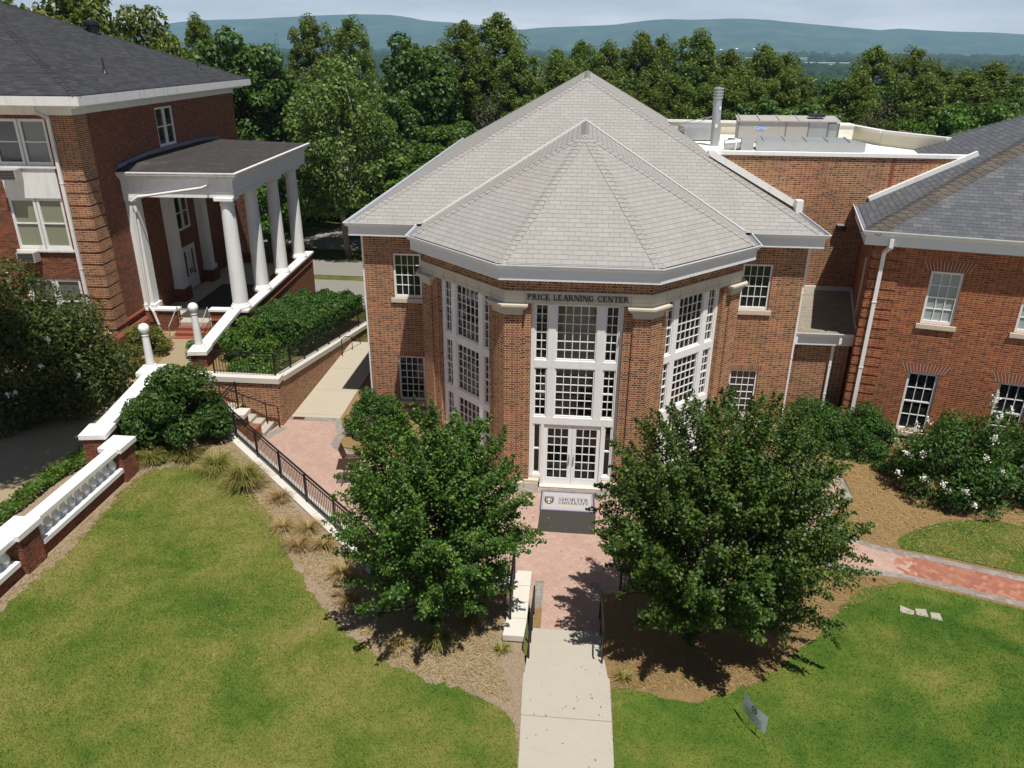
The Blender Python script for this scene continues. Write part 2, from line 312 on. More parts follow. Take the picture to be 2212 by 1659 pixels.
# ------------------------------------------------------------------ mesh helpers
class MB:
    def __init__(s): s.v = []; s.f = []; s.m = []; s.smooth = []
    def poly(s, pts, m=0, sm=False):
        i = len(s.v); s.v += [tuple(p) for p in pts]; s.f.append(tuple(range(i, i+len(pts)))); s.m.append(m); s.smooth.append(sm)
    def box(s, x0, x1, y0, y1, z0, z1, m=0):
        a, b, c, d = (x0, y0), (x1, y0), (x1, y1), (x0, y1)
        s.prism([a, b, c, d], z0, z1, m)
    def prism(s, pts, z0, z1, m=0, caps=True):
        n = len(pts)
        for i in range(n):
            p, q = pts[i], pts[(i+1) % n]
            s.poly([(p[0], p[1], z0), (q[0], q[1], z0), (q[0], q[1], z1), (p[0], p[1], z1)], m)
        if caps:
            s.poly([(p[0], p[1], z1) for p in pts], m); s.poly([(p[0], p[1], z0) for p in reversed(pts)], m)
    def slab(s, pts3, th, m=0):
        """polygon with own heights, given thickness downwards"""
        n = len(pts3); lo = [(p[0], p[1], p[2]-th) for p in pts3]
        s.poly(pts3, m); s.poly(lo[::-1], m)
        for i in range(n):
            j = (i+1) % n; s.poly([lo[i], lo[j], pts3[j], pts3[i]], m)
    def bar(s, a, b, w, h, m=0, up=(0, 0, 1)):
        """box from a to b, width w sideways, height h (centred)"""
        a = Vector(a); b = Vector(b); d = (b-a).normalized(); u = Vector(up)
        if abs(d.dot(u)) > .98: u = Vector((0, 1, 0))
        sd = d.cross(u).normalized()*(w/2); uu = sd.cross(d).normalized()*(h/2)
        A = [a-sd-uu, a+sd-uu, a+sd+uu, a-sd+uu]; B = [b-sd-uu, b+sd-uu, b+sd+uu, b-sd+uu]
        for i in range(4):
            j = (i+1) % 4; s.poly([A[i], A[j], B[j], B[i]], m)
        s.poly(A[::-1], m); s.poly(B, m)
    def tube(s, pts, rads, n=8, m=0, caps=True):
        pts = [Vector(p) for p in pts]; rings = []
        if not isinstance(rads, (list, tuple)): rads = [rads]*len(pts)
        for i, p in enumerate(pts):
            d = (pts[min(i+1, len(pts)-1)]-pts[max(i-1, 0)]).normalized()
            u = Vector((0, 0, 1)) if abs(d.z) < .95 else Vector((1, 0, 0))
            a = d.cross(u).normalized(); b = a.cross(d)
            rings.append([p+(a*cos(2*pi*k/n)+b*sin(2*pi*k/n))*rads[i] for k in range(n)])
        for r, q in zip(rings, rings[1:]):
            for k in range(n):
                l = (k+1) % n; s.poly([r[k], q[k], q[l], r[l]], m, True)
        if caps: s.poly(rings[0], m); s.poly(rings[-1][::-1], m)
    def lathe(s, prof, c, n=16, m=0):
        cx, cy, cz = c
        R = [[(cx+r*cos(2*pi*k/n), cy+r*sin(2*pi*k/n), cz+z) for k in range(n)] for r, z in prof]
        for a, b in zip(R, R[1:]):
            for k in range(n):
                l = (k+1) % n; s.poly([a[k], a[l], b[l], b[k]], m, True)
        if prof[0][0] > .001: s.poly(R[0][::-1], m)
        if prof[-1][0] > .001: s.poly(R[-1], m)
    def sweep(s, path, prof, closed=False, m=0):
        """profile of (out, dz) carried along a level path; 'out' is to the right of travel"""
        n = len(path); P = [Vector(p) for p in path]; rings = []
        def nrm(a, b): d = (b-a); d.z = 0; d.normalize(); return Vector((d.y, -d.x, 0))
        for i in range(n):
            ns = []
            if i > 0 or closed: ns.append(nrm(P[i-1], P[i]))
            if i < n-1 or closed: ns.append(nrm(P[i], P[(i+1) % n]))
            k = ns[0] if len(ns) == 1 else (ns[0]+ns[1])/(1+ns[0].dot(ns[1]))
            rings.append([P[i]+k*o+Vector((0, 0, z)) for o, z in prof])
        q = len(prof)
        for i in range(n if closed else n-1):
            a, b = rings[i], rings[(i+1) % n]
            for j in range(q):
                l = (j+1) % q; s.poly([a[j], b[j], b[l], a[l]], m)
        if not closed: s.poly(rings[0], m); s.poly(rings[-1][::-1], m)
    def wall(s, a, b, z0, z1, holes=(), depth=.12, m=0, ztop=None):
        """upright wall sheet from plan point a to b (outside on the right of travel) with reveals round the holes (s0,s1,za,zb)"""
        a = Vector((a[0], a[1], 0)); b = Vector((b[0], b[1], 0)); L = (b-a).length; d = (b-a)/L; n = Vector((d.y, -d.x, 0))
        xs = sorted({0.0, L, *[h[0] for h in holes], *[h[1] for h in holes]}); zs = sorted({z0, z1, *[h[2] for h in holes], *[h[3] for h in holes]})
        def P(x, z, o=0): return a+d*x-n*o+Vector((0, 0, z))
        for x0, x1 in zip(xs, xs[1:]):
            for y0, y1 in zip(zs, zs[1:]):
                cx, cz = (x0+x1)/2, (y0+y1)/2
                if any(h[0] < cx < h[1] and h[2] < cz < h[3] for h in holes): continue
                s.poly([P(x0, y0), P(x1, y0), P(x1, y1), P(x0, y1)], m)
        for h in holes:
            x0, x1, y0, y1 = h
            s.poly([P(x0, y0), P(x0, y1), P(x0, y1, depth), P(x0, y0, depth)], m); s.poly([P(x1, y1), P(x1, y0), P(x1, y0, depth), P(x1, y1, depth)], m)
            s.poly([P(x0, y1), P(x1, y1), P(x1, y1, depth), P(x0, y1, depth)], m); s.poly([P(x1, y0), P(x0, y0), P(x0, y0, depth), P(x1, y0, depth)], m)
    def build(s, name, mats, parent=None, loc=None, rotz=0.0):
        me = bpy.data.meshes.new(name); me.from_pydata([tuple(v) for v in s.v], [], s.f)
        if not isinstance(mats, (list, tuple)): mats = [mats]
        for mt in mats: me.materials.append(M[mt] if isinstance(mt, str) else mt)
        me.polygons.foreach_set('material_index', s.m); me.polygons.foreach_set('use_smooth', s.smooth)
        uvl = me.uv_layers.new(name='uv').data
        for p in me.polygons:
            n = p.normal
            if abs(n.z) > .985: t = Vector((1, 0, 0)); b = Vector((0, 1, 0))
            else: t = Vector((-n.y, n.x, 0)).normalized(); b = n.cross(t)
            if abs(n.z) <= .985 and abs(n.z) < .05: b = Vector((0, 0, 1))
            for li in p.loop_indices:
                co = me.vertices[me.loops[li].vertex_index].co; uvl[li].uv = (co.dot(t), co.dot(b))
        o = bpy.data.objects.new(name, me); COL.objects.link(o)
        if parent: o.parent = parent
        if loc is not None: o.location = loc
        o.rotation_euler.z = rotz
        return o
def tag(o, label, cat, group=None):
    o['label'] = label; o['category'] = cat
    if group: o['group'] = group
    return o
def struct(o, kind='structure'): o['kind'] = kind; return o
def thing(name, label, cat, loc=(0, 0, 0), rotz=0.0, group=None):
    o = bpy.data.objects.new(name, None); COL.objects.link(o); o.location = loc; o.rotation_euler.z = rotz; o.empty_display_size = .2
    return tag(o, label, cat, group)
def copy_tree(o, parent=None):
    c = o.copy(); COL.objects.link(c); c.parent = parent
    for ch in list(o.children): copy_tree(ch, c)
    return c
def part(mb, name, mats, parent, label=None):
    o = mb.build(name, mats, parent)
    if label: o['label'] = label
    return o
BOXROT = lambda pts, a, o: [(o[0]+x*cos(a)-y*sin(a), o[1]+x*sin(a)+y*cos(a)) for x, y in pts]

def window(parent, a, b, s0, s1, z0, z1, cols, rows, inset=.09, frame=.07, mull=.022, glass='glass', sash=False, sill=True, mat='white', name='window', sillmat='stone', sillh=.16, wood=None, pane_label=None):
    """sash window in the wall a>b between s0..s1, z0..z1: frame and glazing bars, with pane and sill below it"""
    A = Vector((a[0], a[1], 0)); B = Vector((b[0], b[1], 0)); d = (B-A).normalized(); n = Vector((d.y, -d.x, 0))
    def P(x, z, o=0): return A+d*x+n*o+Vector((0, 0, z))
    def bx(mb, x0, x1, y0, y1, o0, o1, m=0):
        q = [P(x0, y0, o0), P(x1, y0, o0), P(x1, y0, o1), P(x0, y0, o1)]
        mb.prism([(p.x, p.y) for p in (q if True else q)], y0, y1, m)
    mb = MB(); t = frame; ty = inset
    bx(mb, s0, s0+t, z0, z1, -ty-.06, -ty+.02); bx(mb, s1-t, s1, z0, z1, -ty-.06, -ty+.02)
    bx(mb, s0+t, s1-t, z1-t, z1, -ty-.06, -ty+.018); bx(mb, s0+t, s1-t, z0, z0+t*1.3, -ty-.06, -ty+.018)
    x0, x1, y0, y1 = s0+t, s1-t, z0+t*1.3, z1-t
    for i in range(1, cols):
        x = x0+(x1-x0)*i/cols; bx(mb, x-mull/2, x+mull/2, y0, y1, -ty-.055, -ty-.012)
    for j in range(1, rows):
        y = y0+(y1-y0)*j/rows
        if sash and j == rows//2 + (rows % 2 and 0): bx(mb, x0, x1, y-.025, y+.025, -ty-.06, -ty+.005)
        else: bx(mb, x0, x1, y-mull/2, y+mull/2, -ty-.053, -ty-.014)
    w = mb.build(name, mat, parent)
    g = MB(); g.poly([P(x0-.01, y0-.01, -ty-.045), P(x1+.01, y0-.01, -ty-.045), P(x1+.01, y1+.01, -ty-.045), P(x0-.01, y1+.01, -ty-.045)])
    go = g.build('pane', glass, w)
    if pane_label: go['label'] = pane_label
    if sill:
        sm = MB(); bx(sm, s0-.12, s1+.12, z0-sillh, z0-.003, -ty-.07, .075); sm.build('sill', sillmat, w)
        if wood:
            pass
    return w
EAVE = [(-.26, -.02), (-.25, -.10), (-.02, -.10), (-.012, 0), (.012, 0), (.012, -.025), (-.015, -.04), (-.02, -.075), (-.055, -.12), (-.055, -.15), (-.27, -.15), (-.27, -.02)]
FASC = [(-.13, -.152), (-.13, -.50), (-.55, -.50), (-.55, -.44), (-.17, -.44), (-.17, -.152)]
LINER = [(-.248, -.072), (-.248, -.066), (-.03, -.066), (-.03, -.072)]
def eaves(parent, path, closed=False, gm='white', fm='fascia', scale=1.0, lm='flash'):
    g = MB(); g.sweep(path, [(o*scale, z*scale) for o, z in EAVE], closed); part(g, 'gutter', gm, parent)
    f = MB(); f.sweep(path, [(o*scale, z*scale) for o, z in FASC], closed); part(f, 'fascia', fm, parent)
    l = MB(); l.sweep(path, [(o*scale, z*scale) for o, z in LINER], closed); part(l, 'gutter_liner', lm, parent)
def hips(parent, segs, mat, w=.17, step=.22, name='hip_cap'):
    """overlapping cap shingles along each hip (a low end, b high end, na, nb face normals)"""
    for a, b, na, nb in segs:
        mb = MB(); a = Vector(a); b = Vector(b); d = (b-a); L = d.length; d.normalize(); na = Vector(na).normalized(); nb = Vector(nb).normalized()
        n = (na+nb).normalized(); sa = d.cross(na).normalized(); sb = d.cross(nb).normalized()
        if sa.dot(na-nb) < 0: sa = -sa
        if sb.dot(nb-na) < 0: sb = -sb
        k = int(L/step)
        for i in range(k):
            p = a+d*(i*step); q = a+d*((i+1.15)*step); l0, l1 = .026, .010
            for sd in (sa, sb):
                P = [p+n*l0, p+sd*w+n*l0, q+sd*w+n*l1, q+n*l1]
                mb.poly(P); mb.poly([p+sd*w+n*.0, p+sd*w+n*l0, p+n*l0, p])
                mb.poly([p+sd*w+n*l0, p+sd*w, q+sd*w, q+sd*w+n*l1])
        part(mb, name, mat, parent)
def downspout(parent, pts, w=.09, mat='white', name='downspout'):
    mb = MB()
    for p, q in zip(pts, pts[1:]): mb.bar(p, q, w, w*.8, up=(0, 1, 0) if abs(p[2]-q[2]) > .3 else (0, 0, 1))
    for p, q in zip(pts, pts[1:]):
        if abs(p[2]-q[2]) > 3:
            for t in (.25, .6, .9):
                c = Vector(p).lerp(Vector(q), t); mb.box(c.x-w*.62, c.x+w*.62, c.y-w*.5, c.y+w*.62, c.z-.02, c.z+.02)
    return part(mb, name, mat, parent)

# ------------------------------------------------------------------ lettering (Roman capitals cut as small solids)
def glyph(ch):
    """strokes of a roman capital in a 1-high box: (list of thick polygons, advance)"""
    T, t, S = .17, .075, .05
    P = []
    def R(x0, y0, x1, y1): P.append([(x0, y0), (x1, y0), (x1, y1), (x0, y1)])
    def stem(x, y0=0, y1=1, w=T, serif=(1, 1)):
        R(x, y0, x+w, y1)
        if serif[0]: R(x-.06, y0, x+w+.06, y0+S)
        if serif[1]: R(x-.06, y1-S, x+w+.06, y1)
    def diag(x0, y0, x1, y1, w): P.append([(x0-w/2, y0), (x0+w/2, y0), (x1+w/2, y1), (x1-w/2, y1)])
    def arc(cx, cy, rx, ry, a0, a1, thin=t, thick=T, n=18):
        for i in range(n):
            b, c = radians(a0+(a1-a0)*i/n), radians(a0+(a1-a0)*(i+1)/n)
            def wd(q): return thin+(thick-thin)*abs(cos(q))
            P.append([(cx+(rx)*cos(b), cy+ry*sin(b)), (cx+rx*cos(c), cy+ry*sin(c)), (cx+(rx-wd(c))*cos(c), cy+(ry-t)*sin(c)), (cx+(rx-wd(b))*cos(b), cy+(ry-t)*sin(b))])
    if ch == 'P': stem(.06); R(.2, .93, .38, 1); R(.2, .46, .38, .53); arc(.38, .73, .27, .27, -90, 90); return P, .74
    if ch == 'R': stem(.06); R(.2, .93, .38, 1); R(.2, .48, .38, .55); arc(.38, .74, .26, .26, -90, 90); diag(.40, .5, .70, 0, .17); R(.62, 0, .86, S); return P, .86
    if ch == 'I': stem(.08); return P, .34
    if ch == 'C': arc(.46, .5, .42, .5, 48, 312); R(.68, .72, .73, .98); R(.68, .06, .72, .24); return P, .82
    if ch == 'G': arc(.46, .5, .42, .5, 48, 300); R(.66, .72, .71, .98); R(.60, .08, .75, .45); R(.50, .42, .82, .46); return P, .88
    if ch == 'E': stem(.06); R(.2, .93, .62, 1); R(.57, .76, .62, 1); R(.2, .47, .48, .54); R(.44, .38, .48, .63); R(.2, 0, .66, .07); R(.61, 0, .66, .26); return P, .74
    if ch == 'L': stem(.06); R(.2, 0, .62, .07); R(.57, 0, .62, .28); return P, .68
    if ch == 'A': diag(.10, 0, .42, 1, .08); diag(.72, 0, .42, 1, .18); R(.24, .30, .60, .37); R(-.02, 0, .22, S); R(.58, 0, .88, S); return P, .86
    if ch == 'N': stem(.07, w=.085); stem(.72, w=.085); diag(.16, 1, .72, 0, .19); return P, .90
    if ch == 'T': stem(.30, serif=(1, 0)); R(.02, .93, .75, 1); R(.02, .74, .07, 1); R(.70, .74, .75, 1); return P, .78
    if ch == 'S': arc(.32, .735, .27, .265, 30, 270, .07, .13); arc(.32, .265, .29, .265, -150, 90, .07, .15); R(.53, .74, .57, .98); R(.05, .02, .09, .28); return P, .68
    if ch == 'H': stem(.06); stem(.62); R(.2, .47, .64, .54); return P, .90
    if ch == 'O': arc(.47, .5, .45, .5, 0, 360, n=30); return P, .96
    if ch == 'U': stem(.06, .3, 1, serif=(0, 1)); stem(.66, .3, 1, .085, (0, 1)); arc(.405, .32, .345, .32, 180, 360, .07, .16); return P, .86
    if ch == 'V': diag(.14, 1, .44, 0, .18); diag(.76, 1, .44, 0, .08); R(-.02, 1-S, .30, 1); R(.64, 1-S, .90, 1); return P, .86
    if ch == 'Y': stem(.33, 0, .5, serif=(1, 0)); diag(.12, 1, .42, .42, .18); diag(.74, 1, .42, .42, .08); R(-.03, 1-S, .28, 1); R(.62, 1-S, .88, 1); return P, .84
    return P, .42
def lettering(text, width, height, depth, cap_first=False):
    """mesh of the line, centred, in the xz plane facing -y"""
    adv = 0; items = []
    for w in text:
        P, a = glyph(w); items.append((P, adv)); adv += a+.06
    sx = width/adv; mb = MB()
    for P, x in items:
        for j, q in enumerate(P):
            pts = [((x+px)*sx-width/2, pz*height) for px, pz in q]
            ar = sum(p[0]*r[1]-r[0]*p[1] for p, r in zip(pts, pts[1:]+pts[:1]))
            if ar < 0: pts = pts[::-1]
            e = depth+.0004*(j % 7)
            mb.poly([(p, -e, z) for p, z in pts])
            for p, r in zip(pts, pts[1:]+pts[:1]): mb.poly([(p[0], 0, p[1]), (r[0], 0, r[1]), (r[0], -e, r[1]), (p[0], -e, p[1])])
    return mb
# ------------------------------------------------------------------ the learning centre (middle building)
X0 = .10
def learning_center():
    t = thing('learning_center', 'brick hall with octagonal glazed bay and pale grey hipped roof, lettered over its entrance', 'building', (X0, 0, 0))
    HB, Y1, HW, YM, YB, ZT = 2.19, 3.15, 8.0, 5.2, 33.4, 7.27
    HS = 5.34
    w = MB()
    # bay faces, each with one tall opening
    fr = ((-HB, 0), (HB, 0)); lf = ((-HS, Y1), (-HB, 0)); rf = ((HB, 0), (HS, Y1)); LS = hypot(HS-HB, Y1)
    w.wall(*fr, 0, ZT, [(HB-1.41, HB+1.41, .0, 6.45)], .34)
    w.wall(*lf, 0, ZT, [(LS/2-1.41, LS/2+1.41, .28, 6.45)], .34)
    w.wall(*rf, 0, ZT, [(LS/2-1.41, LS/2+1.41, .28, 6.45)], .34)
    w.wall((-HS, YM), (-HS, Y1), 0, ZT); w.wall((HS, Y1), (HS, YM), 0, ZT)
    wl = [(-6.92, -5.86, 4.83, 6.53), (-6.92, -5.86, .56, 2.46)]
    w.wall((-HW, YM), (-HS, YM), 0, ZT, [(a+HW, b+HW, c, d) for a, b, c, d in wl])
    w.wall((HS, YM), (HW, YM), 0, ZT, [(5.84-HS, 6.90-HS, 4.83, 6.53), (5.84-HS, 6.90-HS, .56, 2.46)])
    w.wall((HW, YM), (HW, YB), -3, ZT); w.wall((HW, YB), (-HW, YB), -6, ZT); w.wall((-HW, YB), (-HW, YM), -6, ZT)
    part(w, 'wall', 'brick', t)
    # corner pilasters stand proud of the bay corners
    for cx, cy, a1, a2 in ((-HB, 0, 135, 0), (HB, 0, 180, 45), (-HS, Y1, -45, 90), (HS, Y1, 225, 90)):
        p = MB(); c = Vector((cx, cy, 0)); pts = []
        d1 = Vector((cos(radians(a1)), sin(radians(a1)), 0)); d2 = Vector((cos(radians(a2)), sin(radians(a2)), 0))
        b = -(d1+d2).normalized(); L2 = .50
        def offp(d, s):
            n = Vector((d.y, -d.x, 0));
            if n.dot(b) < 0: n = -n
            return n*s
        n1, n2 = offp(d1, .07), offp(d2, .07)
        k = (n1+n2)/(1+n1.dot(n2)/(.07*.07))
        o = [c+d1*L2, c+d1*L2+n1, c+k, c+d2*L2+n2, c+d2*L2, c]
        q = [(v.x, v.y) for v in o]
        ar = sum(x[0]*y[1]-y[0]*x[1] for x, y in zip(q, q[1:]+q[:1]))
        if ar < 0: q = q[::-1]
        p.prism(q, .22, 6.12)
        part(p, 'pilaster', 'brick', t)
        for (zz0, zz1, e, nm) in ((6.10, 6.26, .03, 'capital'), (.0, .22, .05, 'plinth_block')):
            m = MB()
            def ring(ex, l):
                N1, N2 = n1*(1+ex/.07), n2*(1+ex/.07); K = (N1+N2)/(1+N1.dot(N2)/(N1.length*N2.length))
                r = [c+d1*l, c+d1*l+N1, c+K, c+d2*l+N2, c+d2*l, c]; q = [(v.x, v.y) for v in r]
                if sum(x[0]*y[1]-y[0]*x[1] for x, y in zip(q, q[1:]+q[:1])) < 0: q = q[::-1]
                return q
            m.prism(ring(e, L2+e), zz0, zz1)
            if nm == 'capital':
                m.prism(ring(.09, L2+.09), 6.262, 6.32); m.prism(ring(.15, L2+.15), 6.322, 6.385); m.prism(ring(.19, L2+.19), 6.387, 6.448)
            part(m, nm, 'stone', t)
    # limestone band over the openings, with its joints
    lb = MB(); pth = [(-HS, YM, 6.45), (-HS, Y1, 6.45), (-HB, 0, 6.45), (HB, 0, 6.45), (HS, Y1, 6.45), (HS, YM, 6.45)]
    lb.sweep(pth, [(-.1, 0), (.055, 0), (.055, .12), (.062, .125), (.062, .33), (.085, .345), (.085, .395), (-.1, .395)])
    lo = part(lb, 'lintel_band', 'stone', t)
    jb = MB()
    def joints(a, b, n):
        a = Vector(a); b = Vector(b); d = (b-a).normalized(); nn = Vector((d.y, -d.x, 0))
        for i in range(1, n):
            p = a.lerp(b, i/n)+nn*.064; jb.bar(p+Vector((0, 0, 6.455)), p+Vector((0, 0, 6.775)), .009, .004, up=nn)
        jb.bar(a+nn*.058+Vector((0, 0, 6.572)), b+nn*.058+Vector((0, 0, 6.572)), .008, .008)
    joints((-HB-.02, -.0, 0), (HB+.02, 0, 0), 7); joints((-HS, Y1, 0), (-HB, 0, 0), 7); joints((HB, 0, 0), (HS, Y1, 0), 7)
    part(jb, 'band_joint', 'joint', t)
    lt = lettering('PRICE LEARNING CENTER', 3.06, .175, .03)
    l = lt.build('lettering', 'black', t, (0.0, -.0632, 6.582)); l['label'] = 'black raised letters reading PRICE LEARNING CENTER'
    # glazed screens
    def screen(a, b, door):
        A = Vector((a[0], a[1], 0)); B = Vector((b[0], b[1], 0)); L = (B-A).length; mid = L/2; d = (B-A)/L; n = Vector((d.y, -d.x, 0))
        def P(x, o): v = A+d*(mid+x)+n*o; return (v.x, v.y)
        def bx(mb, x0, x1, z0, z1, o0=-.30, o1=-.17): mb.prism([P(x0, o0), P(x1, o0), P(x1, o1), P(x0, o1)], z0, z1)
        sc = MB(); base = 0.02 if door else .30
        lows = [(4.53, 6.37), (2.55, 4.28)] + ([] if door else [(.42, 2.30)])
        for x0, x1 in ((-1.405, -1.285), (1.285, 1.405), (-.875, -.63), (.63, .875)):
            lo = .30 if door and abs(x0) > 1 else base
            if door and abs(x0) < 1: bx(sc, x0 if x0 > 0 else x0-.0, x1, 2.55, 6.37)
            else: bx(sc, x0, x1, lo, 6.37)
        bx(sc, -1.405, 1.405, 6.372, 6.447, -.30, -.172)
        for zz0, zz1 in ((4.28, 4.53), (2.30, 2.55)): bx(sc, -1.285, 1.285, zz0, zz1, -.298, -.168)
        if door:
            for sg in (-1, 1):
                x0, x1 = sorted((sg*.93, sg*1.03)); bx(sc, x0, x1, .02, 2.298)
                x0, x1 = sorted((sg*1.03, sg*1.285)); bx(sc, x0, x1, .30, .42, -.299, -.15)
        else: bx(sc, -1.285, 1.285, .30, .42, -.299, -.15)
        so = part(sc, 'window_screen', 'white', t)
        def light(x0, x1, z0, z1, cols, rows, meet):
            window(so, (A.x, A.y), (B.x, B.y), mid+x0, mid+x1, z0, z1, cols, rows, .22, .045, .024, 'glass_clear', meet, False, name='window')
        for z0, z1 in lows:
            light(-1.285, -.875, z0, z1, 2, 6, True); light(-.63, .63, z0, z1, 5, 6, False); light(.875, 1.285, z0, z1, 2, 6, True)
        if door:
            light(-1.285, -1.03, .42, 2.298, 1, 2, True); light(1.03, 1.285, .42, 2.298, 1, 2, True)
            for sg in (-1, 1):
                x0, x1 = sorted((sg*.004, sg*.928))
                dm = MB(); bx(dm, x0, x0+.13, .03, 2.29, -.27, -.22); bx(dm, x1-.13, x1, .03, 2.29, -.27, -.22); bx(dm, x0+.13, x1-.13, 2.13, 2.29, -.27, -.22); bx(dm, x0+.13, x1-.13, .03, .29, -.27, -.22)
                for i in (1, 2): xx = x0+.13+(x1-x0-.26)*i/3; bx(dm, xx-.014, xx+.014, .29, 2.13, -.262, -.226)
                for j in range(1, 6): zz = .29+1.84*j/6; bx(dm, x0+.13, x1-.13, zz-.014, zz+.014, -.261, -.227)
                do = part(dm, 'door', 'white', t)
                g = MB(); q = [P(x0+.12, -.245), P(x1-.12, -.245)]; g.poly([(*q[0], .28), (*q[1], .28), (*q[1], 2.14), (*q[0], 2.14)]); part(g, 'pane', 'glass_clear', do)
                h = MB(); hx = sg*.075; pts = []
                for kk in range(9): aa = -pi/2+pi*kk/8; pts.append((*P(hx, -.215+.075*cos(aa)), 1.02+.16*sin(aa)))
                h.tube(pts, .013, 6); h.tube([(*P(hx, -.215), .84), (*P(hx, -.215), 1.2)], .022, 6); part(h, 'handle', 'galv', do)
    screen(*fr, True); screen(*lf, False); screen(*rf, False)
    # side windows
    for a, b in (((-HW, YM), (-HS, YM)), ((HS, YM), (HW, YM))):
        x = .5*(-6.92-5.86)+HW if a[0] < 0 else 6.37-HS
        window(t, a, b, x-.53, x+.53, 4.83, 6.53, 4, 4, .09, .075, .024, 'glass'); window(t, a, b, x-.53, x+.53, .56, 2.46, 4, 6, .09, .075, .024, 'glass')
        s = MB(); s.wall((a[0]+.0, YM-.004), (b[0], YM-.004), 6.62, 6.84); part(s, 'soldier_course', 'soldier', t); s = MB(); s.wall((a[0]+x-.66, YM-.004), (a[0]+x+.66, YM-.004), 2.47, 2.69); part(s, 'soldier_lintel', 'soldier', t)
    # stone plinth
    pl = MB(); prof = [(-.05, 0), (.06, 0), (.06, .19), (.03, .21), (-.05, .21)]
    pl.sweep([(-HW, YB, 0), (-HW, YM, 0), (-HS, YM, 0), (-HS, Y1, 0), (-HB, 0, 0), (-1.42, 0, 0)], prof); pl.sweep([(1.42, 0, 0), (HB, 0, 0), (HS, Y1, 0), (HS, YM, 0), (HW, YM, 0), (HW, 9.4, 0)], prof)
    for sg in (-1, 1):
        x0, x1 = sorted((sg*1.06, sg*1.56)); pl.box(x0, x1, -.075, .12, .222, .30); pl.box(x0+.02, x1-.02, -.10, .30, .0, .215)
    part(pl, 'plinth', 'stone', t)
    bb = MB()
    for sg in (-1, 1): x0, x1 = sorted((sg*1.04, sg*1.41)); bb.box(x0, x1, .02, .3, .2, .29)
    part(bb, 'wall', 'brick', t)
    th = MB(); th.box(-1.04, 1.04, .02, .5, -.02, .028); part(th, 'threshold', 'coping', t)
    # roofs
    ZE, E, ES = 7.75, 8.53, 4.68
    zr = ZE-.03; ry0, ry1, zt = 13.25, 25.3, 12.42
    A, Bq, C, D = (-E+.19, ES+.19, zr), (E-.19, ES+.19, zr), (E-.19, 33.8, zr), (-E+.19, 33.8, zr); R1, R2 = (0, ry0, zt), (0, ry1, zt)
    r = MB(); r.poly([A, Bq, R1]); r.poly([Bq, C, R2, R1]); r.poly([C, D, R2]); r.poly([D, A, R1, R2]); part(r, 'roof', 'slate_light', t)
    sf, ss = (zt-zr)/(ry0-ES-.19), (zt-zr)/(E-.19)
    nf, nr_, nl, nb = (0, -sf, 1), (ss, 0, 1), (-ss, 0, 1), (0, sf, 1)
    hips(t, [(A, R1, nf, nl), (Bq, R1, nf, nr_), (D, R2, nb, nl), (C, R2, nb, nr_), (R1, R2, nl, nr_)], 'slate_light')
    eaves(t, [(-E, 34.0, ZE), (-E, ES, ZE), (-5.86, ES, ZE)]); eaves(t, [(5.86, ES, ZE), (E, ES, ZE), (E, 9.42, ZE)])
    # bay roof
    hb, hs, yb, ys, za = 2.42, 5.86, -.52, 2.92, 10.85
    i = .19
    b = [(-hs+i, ES-.1, zr), (-hs+i, ys+.078, zr), (-hb+.078, yb+i, zr), (hb-.078, yb+i, zr), (hs-i, ys+.078, zr), (hs-i, ES-.1, zr)]; ap = (0, 5.35, za)
    ry = ES+.19+(za-zr)/sf
    r = MB(); r.poly([b[1], b[2], ap]); r.poly([b[2], b[3], ap]); r.poly([b[3], b[4], ap])
    yv = ES+.21
    rb = (0, ry+.05, za); r.poly([(-hs+i, yv, zr), b[1], ap, rb]); r.poly([b[4], (hs-i, yv, zr), rb, ap])
    part(r, 'bay_roof', 'slate_light', t)
    k = (za-zr)/(hs-i); n0 = (0, -k, 1); n1, n2 = (-.707*k, -.707*k, 1), (.707*k, -.707*k, 1); nL, nR = (-k, 0, 1), (k, 0, 1)
    hips(t, [(b[1], ap, nL, n1), (b[2], ap, n1, n0), (b[3], ap, n0, n2), (b[4], ap, n2, nR), (ap, rb, nL, nR)], 'slate_light')
    fl = MB()
    for sg in (-1, 1): fl.bar((sg*(hs-i), yv, zr+.03), (0, ry+.05, za+.04), .055, .07)
    part(fl, 'valley_flashing', 'flash_light', t)
    eaves(t, [(-hs, ES-.02, ZE), (-hs, ys, ZE), (-hb, yb, ZE), (hb, yb, ZE), (hs, ys, ZE), (hs, ES-.02, ZE)])
    # corner downspouts, gutter end box
    downspout(t, [(-HW-.05, YM+.1, 7.25), (-HW-.05, YM+.1, .1)], .08); downspout(t, [(HW+.06, YM+.16, 7.25), (HW+.06, YM+.16, .1)], .08)
    eb = MB(); eb.box(E-.16, E+.10, 8.95, 9.35, 7.4, 8.15); part(eb, 'gutter_end_box', 'white', t)
    # rooms seen through the tall glass
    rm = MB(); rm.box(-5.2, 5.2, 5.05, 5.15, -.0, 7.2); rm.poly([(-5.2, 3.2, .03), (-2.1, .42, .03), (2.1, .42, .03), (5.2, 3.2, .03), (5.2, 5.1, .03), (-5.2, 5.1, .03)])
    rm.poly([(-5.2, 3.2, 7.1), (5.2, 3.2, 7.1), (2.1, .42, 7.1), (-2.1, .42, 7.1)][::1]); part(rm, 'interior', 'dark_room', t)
    iw = MB(); iw.box(-1.0, 1.6, 1.5, 1.6, 4.3, 6.9); iw.box(-5.0, -2.4, 4.2, 4.3, 4.3, 6.9); part(iw, 'interior_wall', 'tan_wall', t)
    st = MB()
    for i_ in range(14): st.box(-4.3 if i_ > 5 else -2.6, .75, 1.5+i_*.24, 1.8+i_*.24, 2.3+i_*.27, 2.42+i_*.27)
    part(st, 'staircase', 'stair_wood', t)
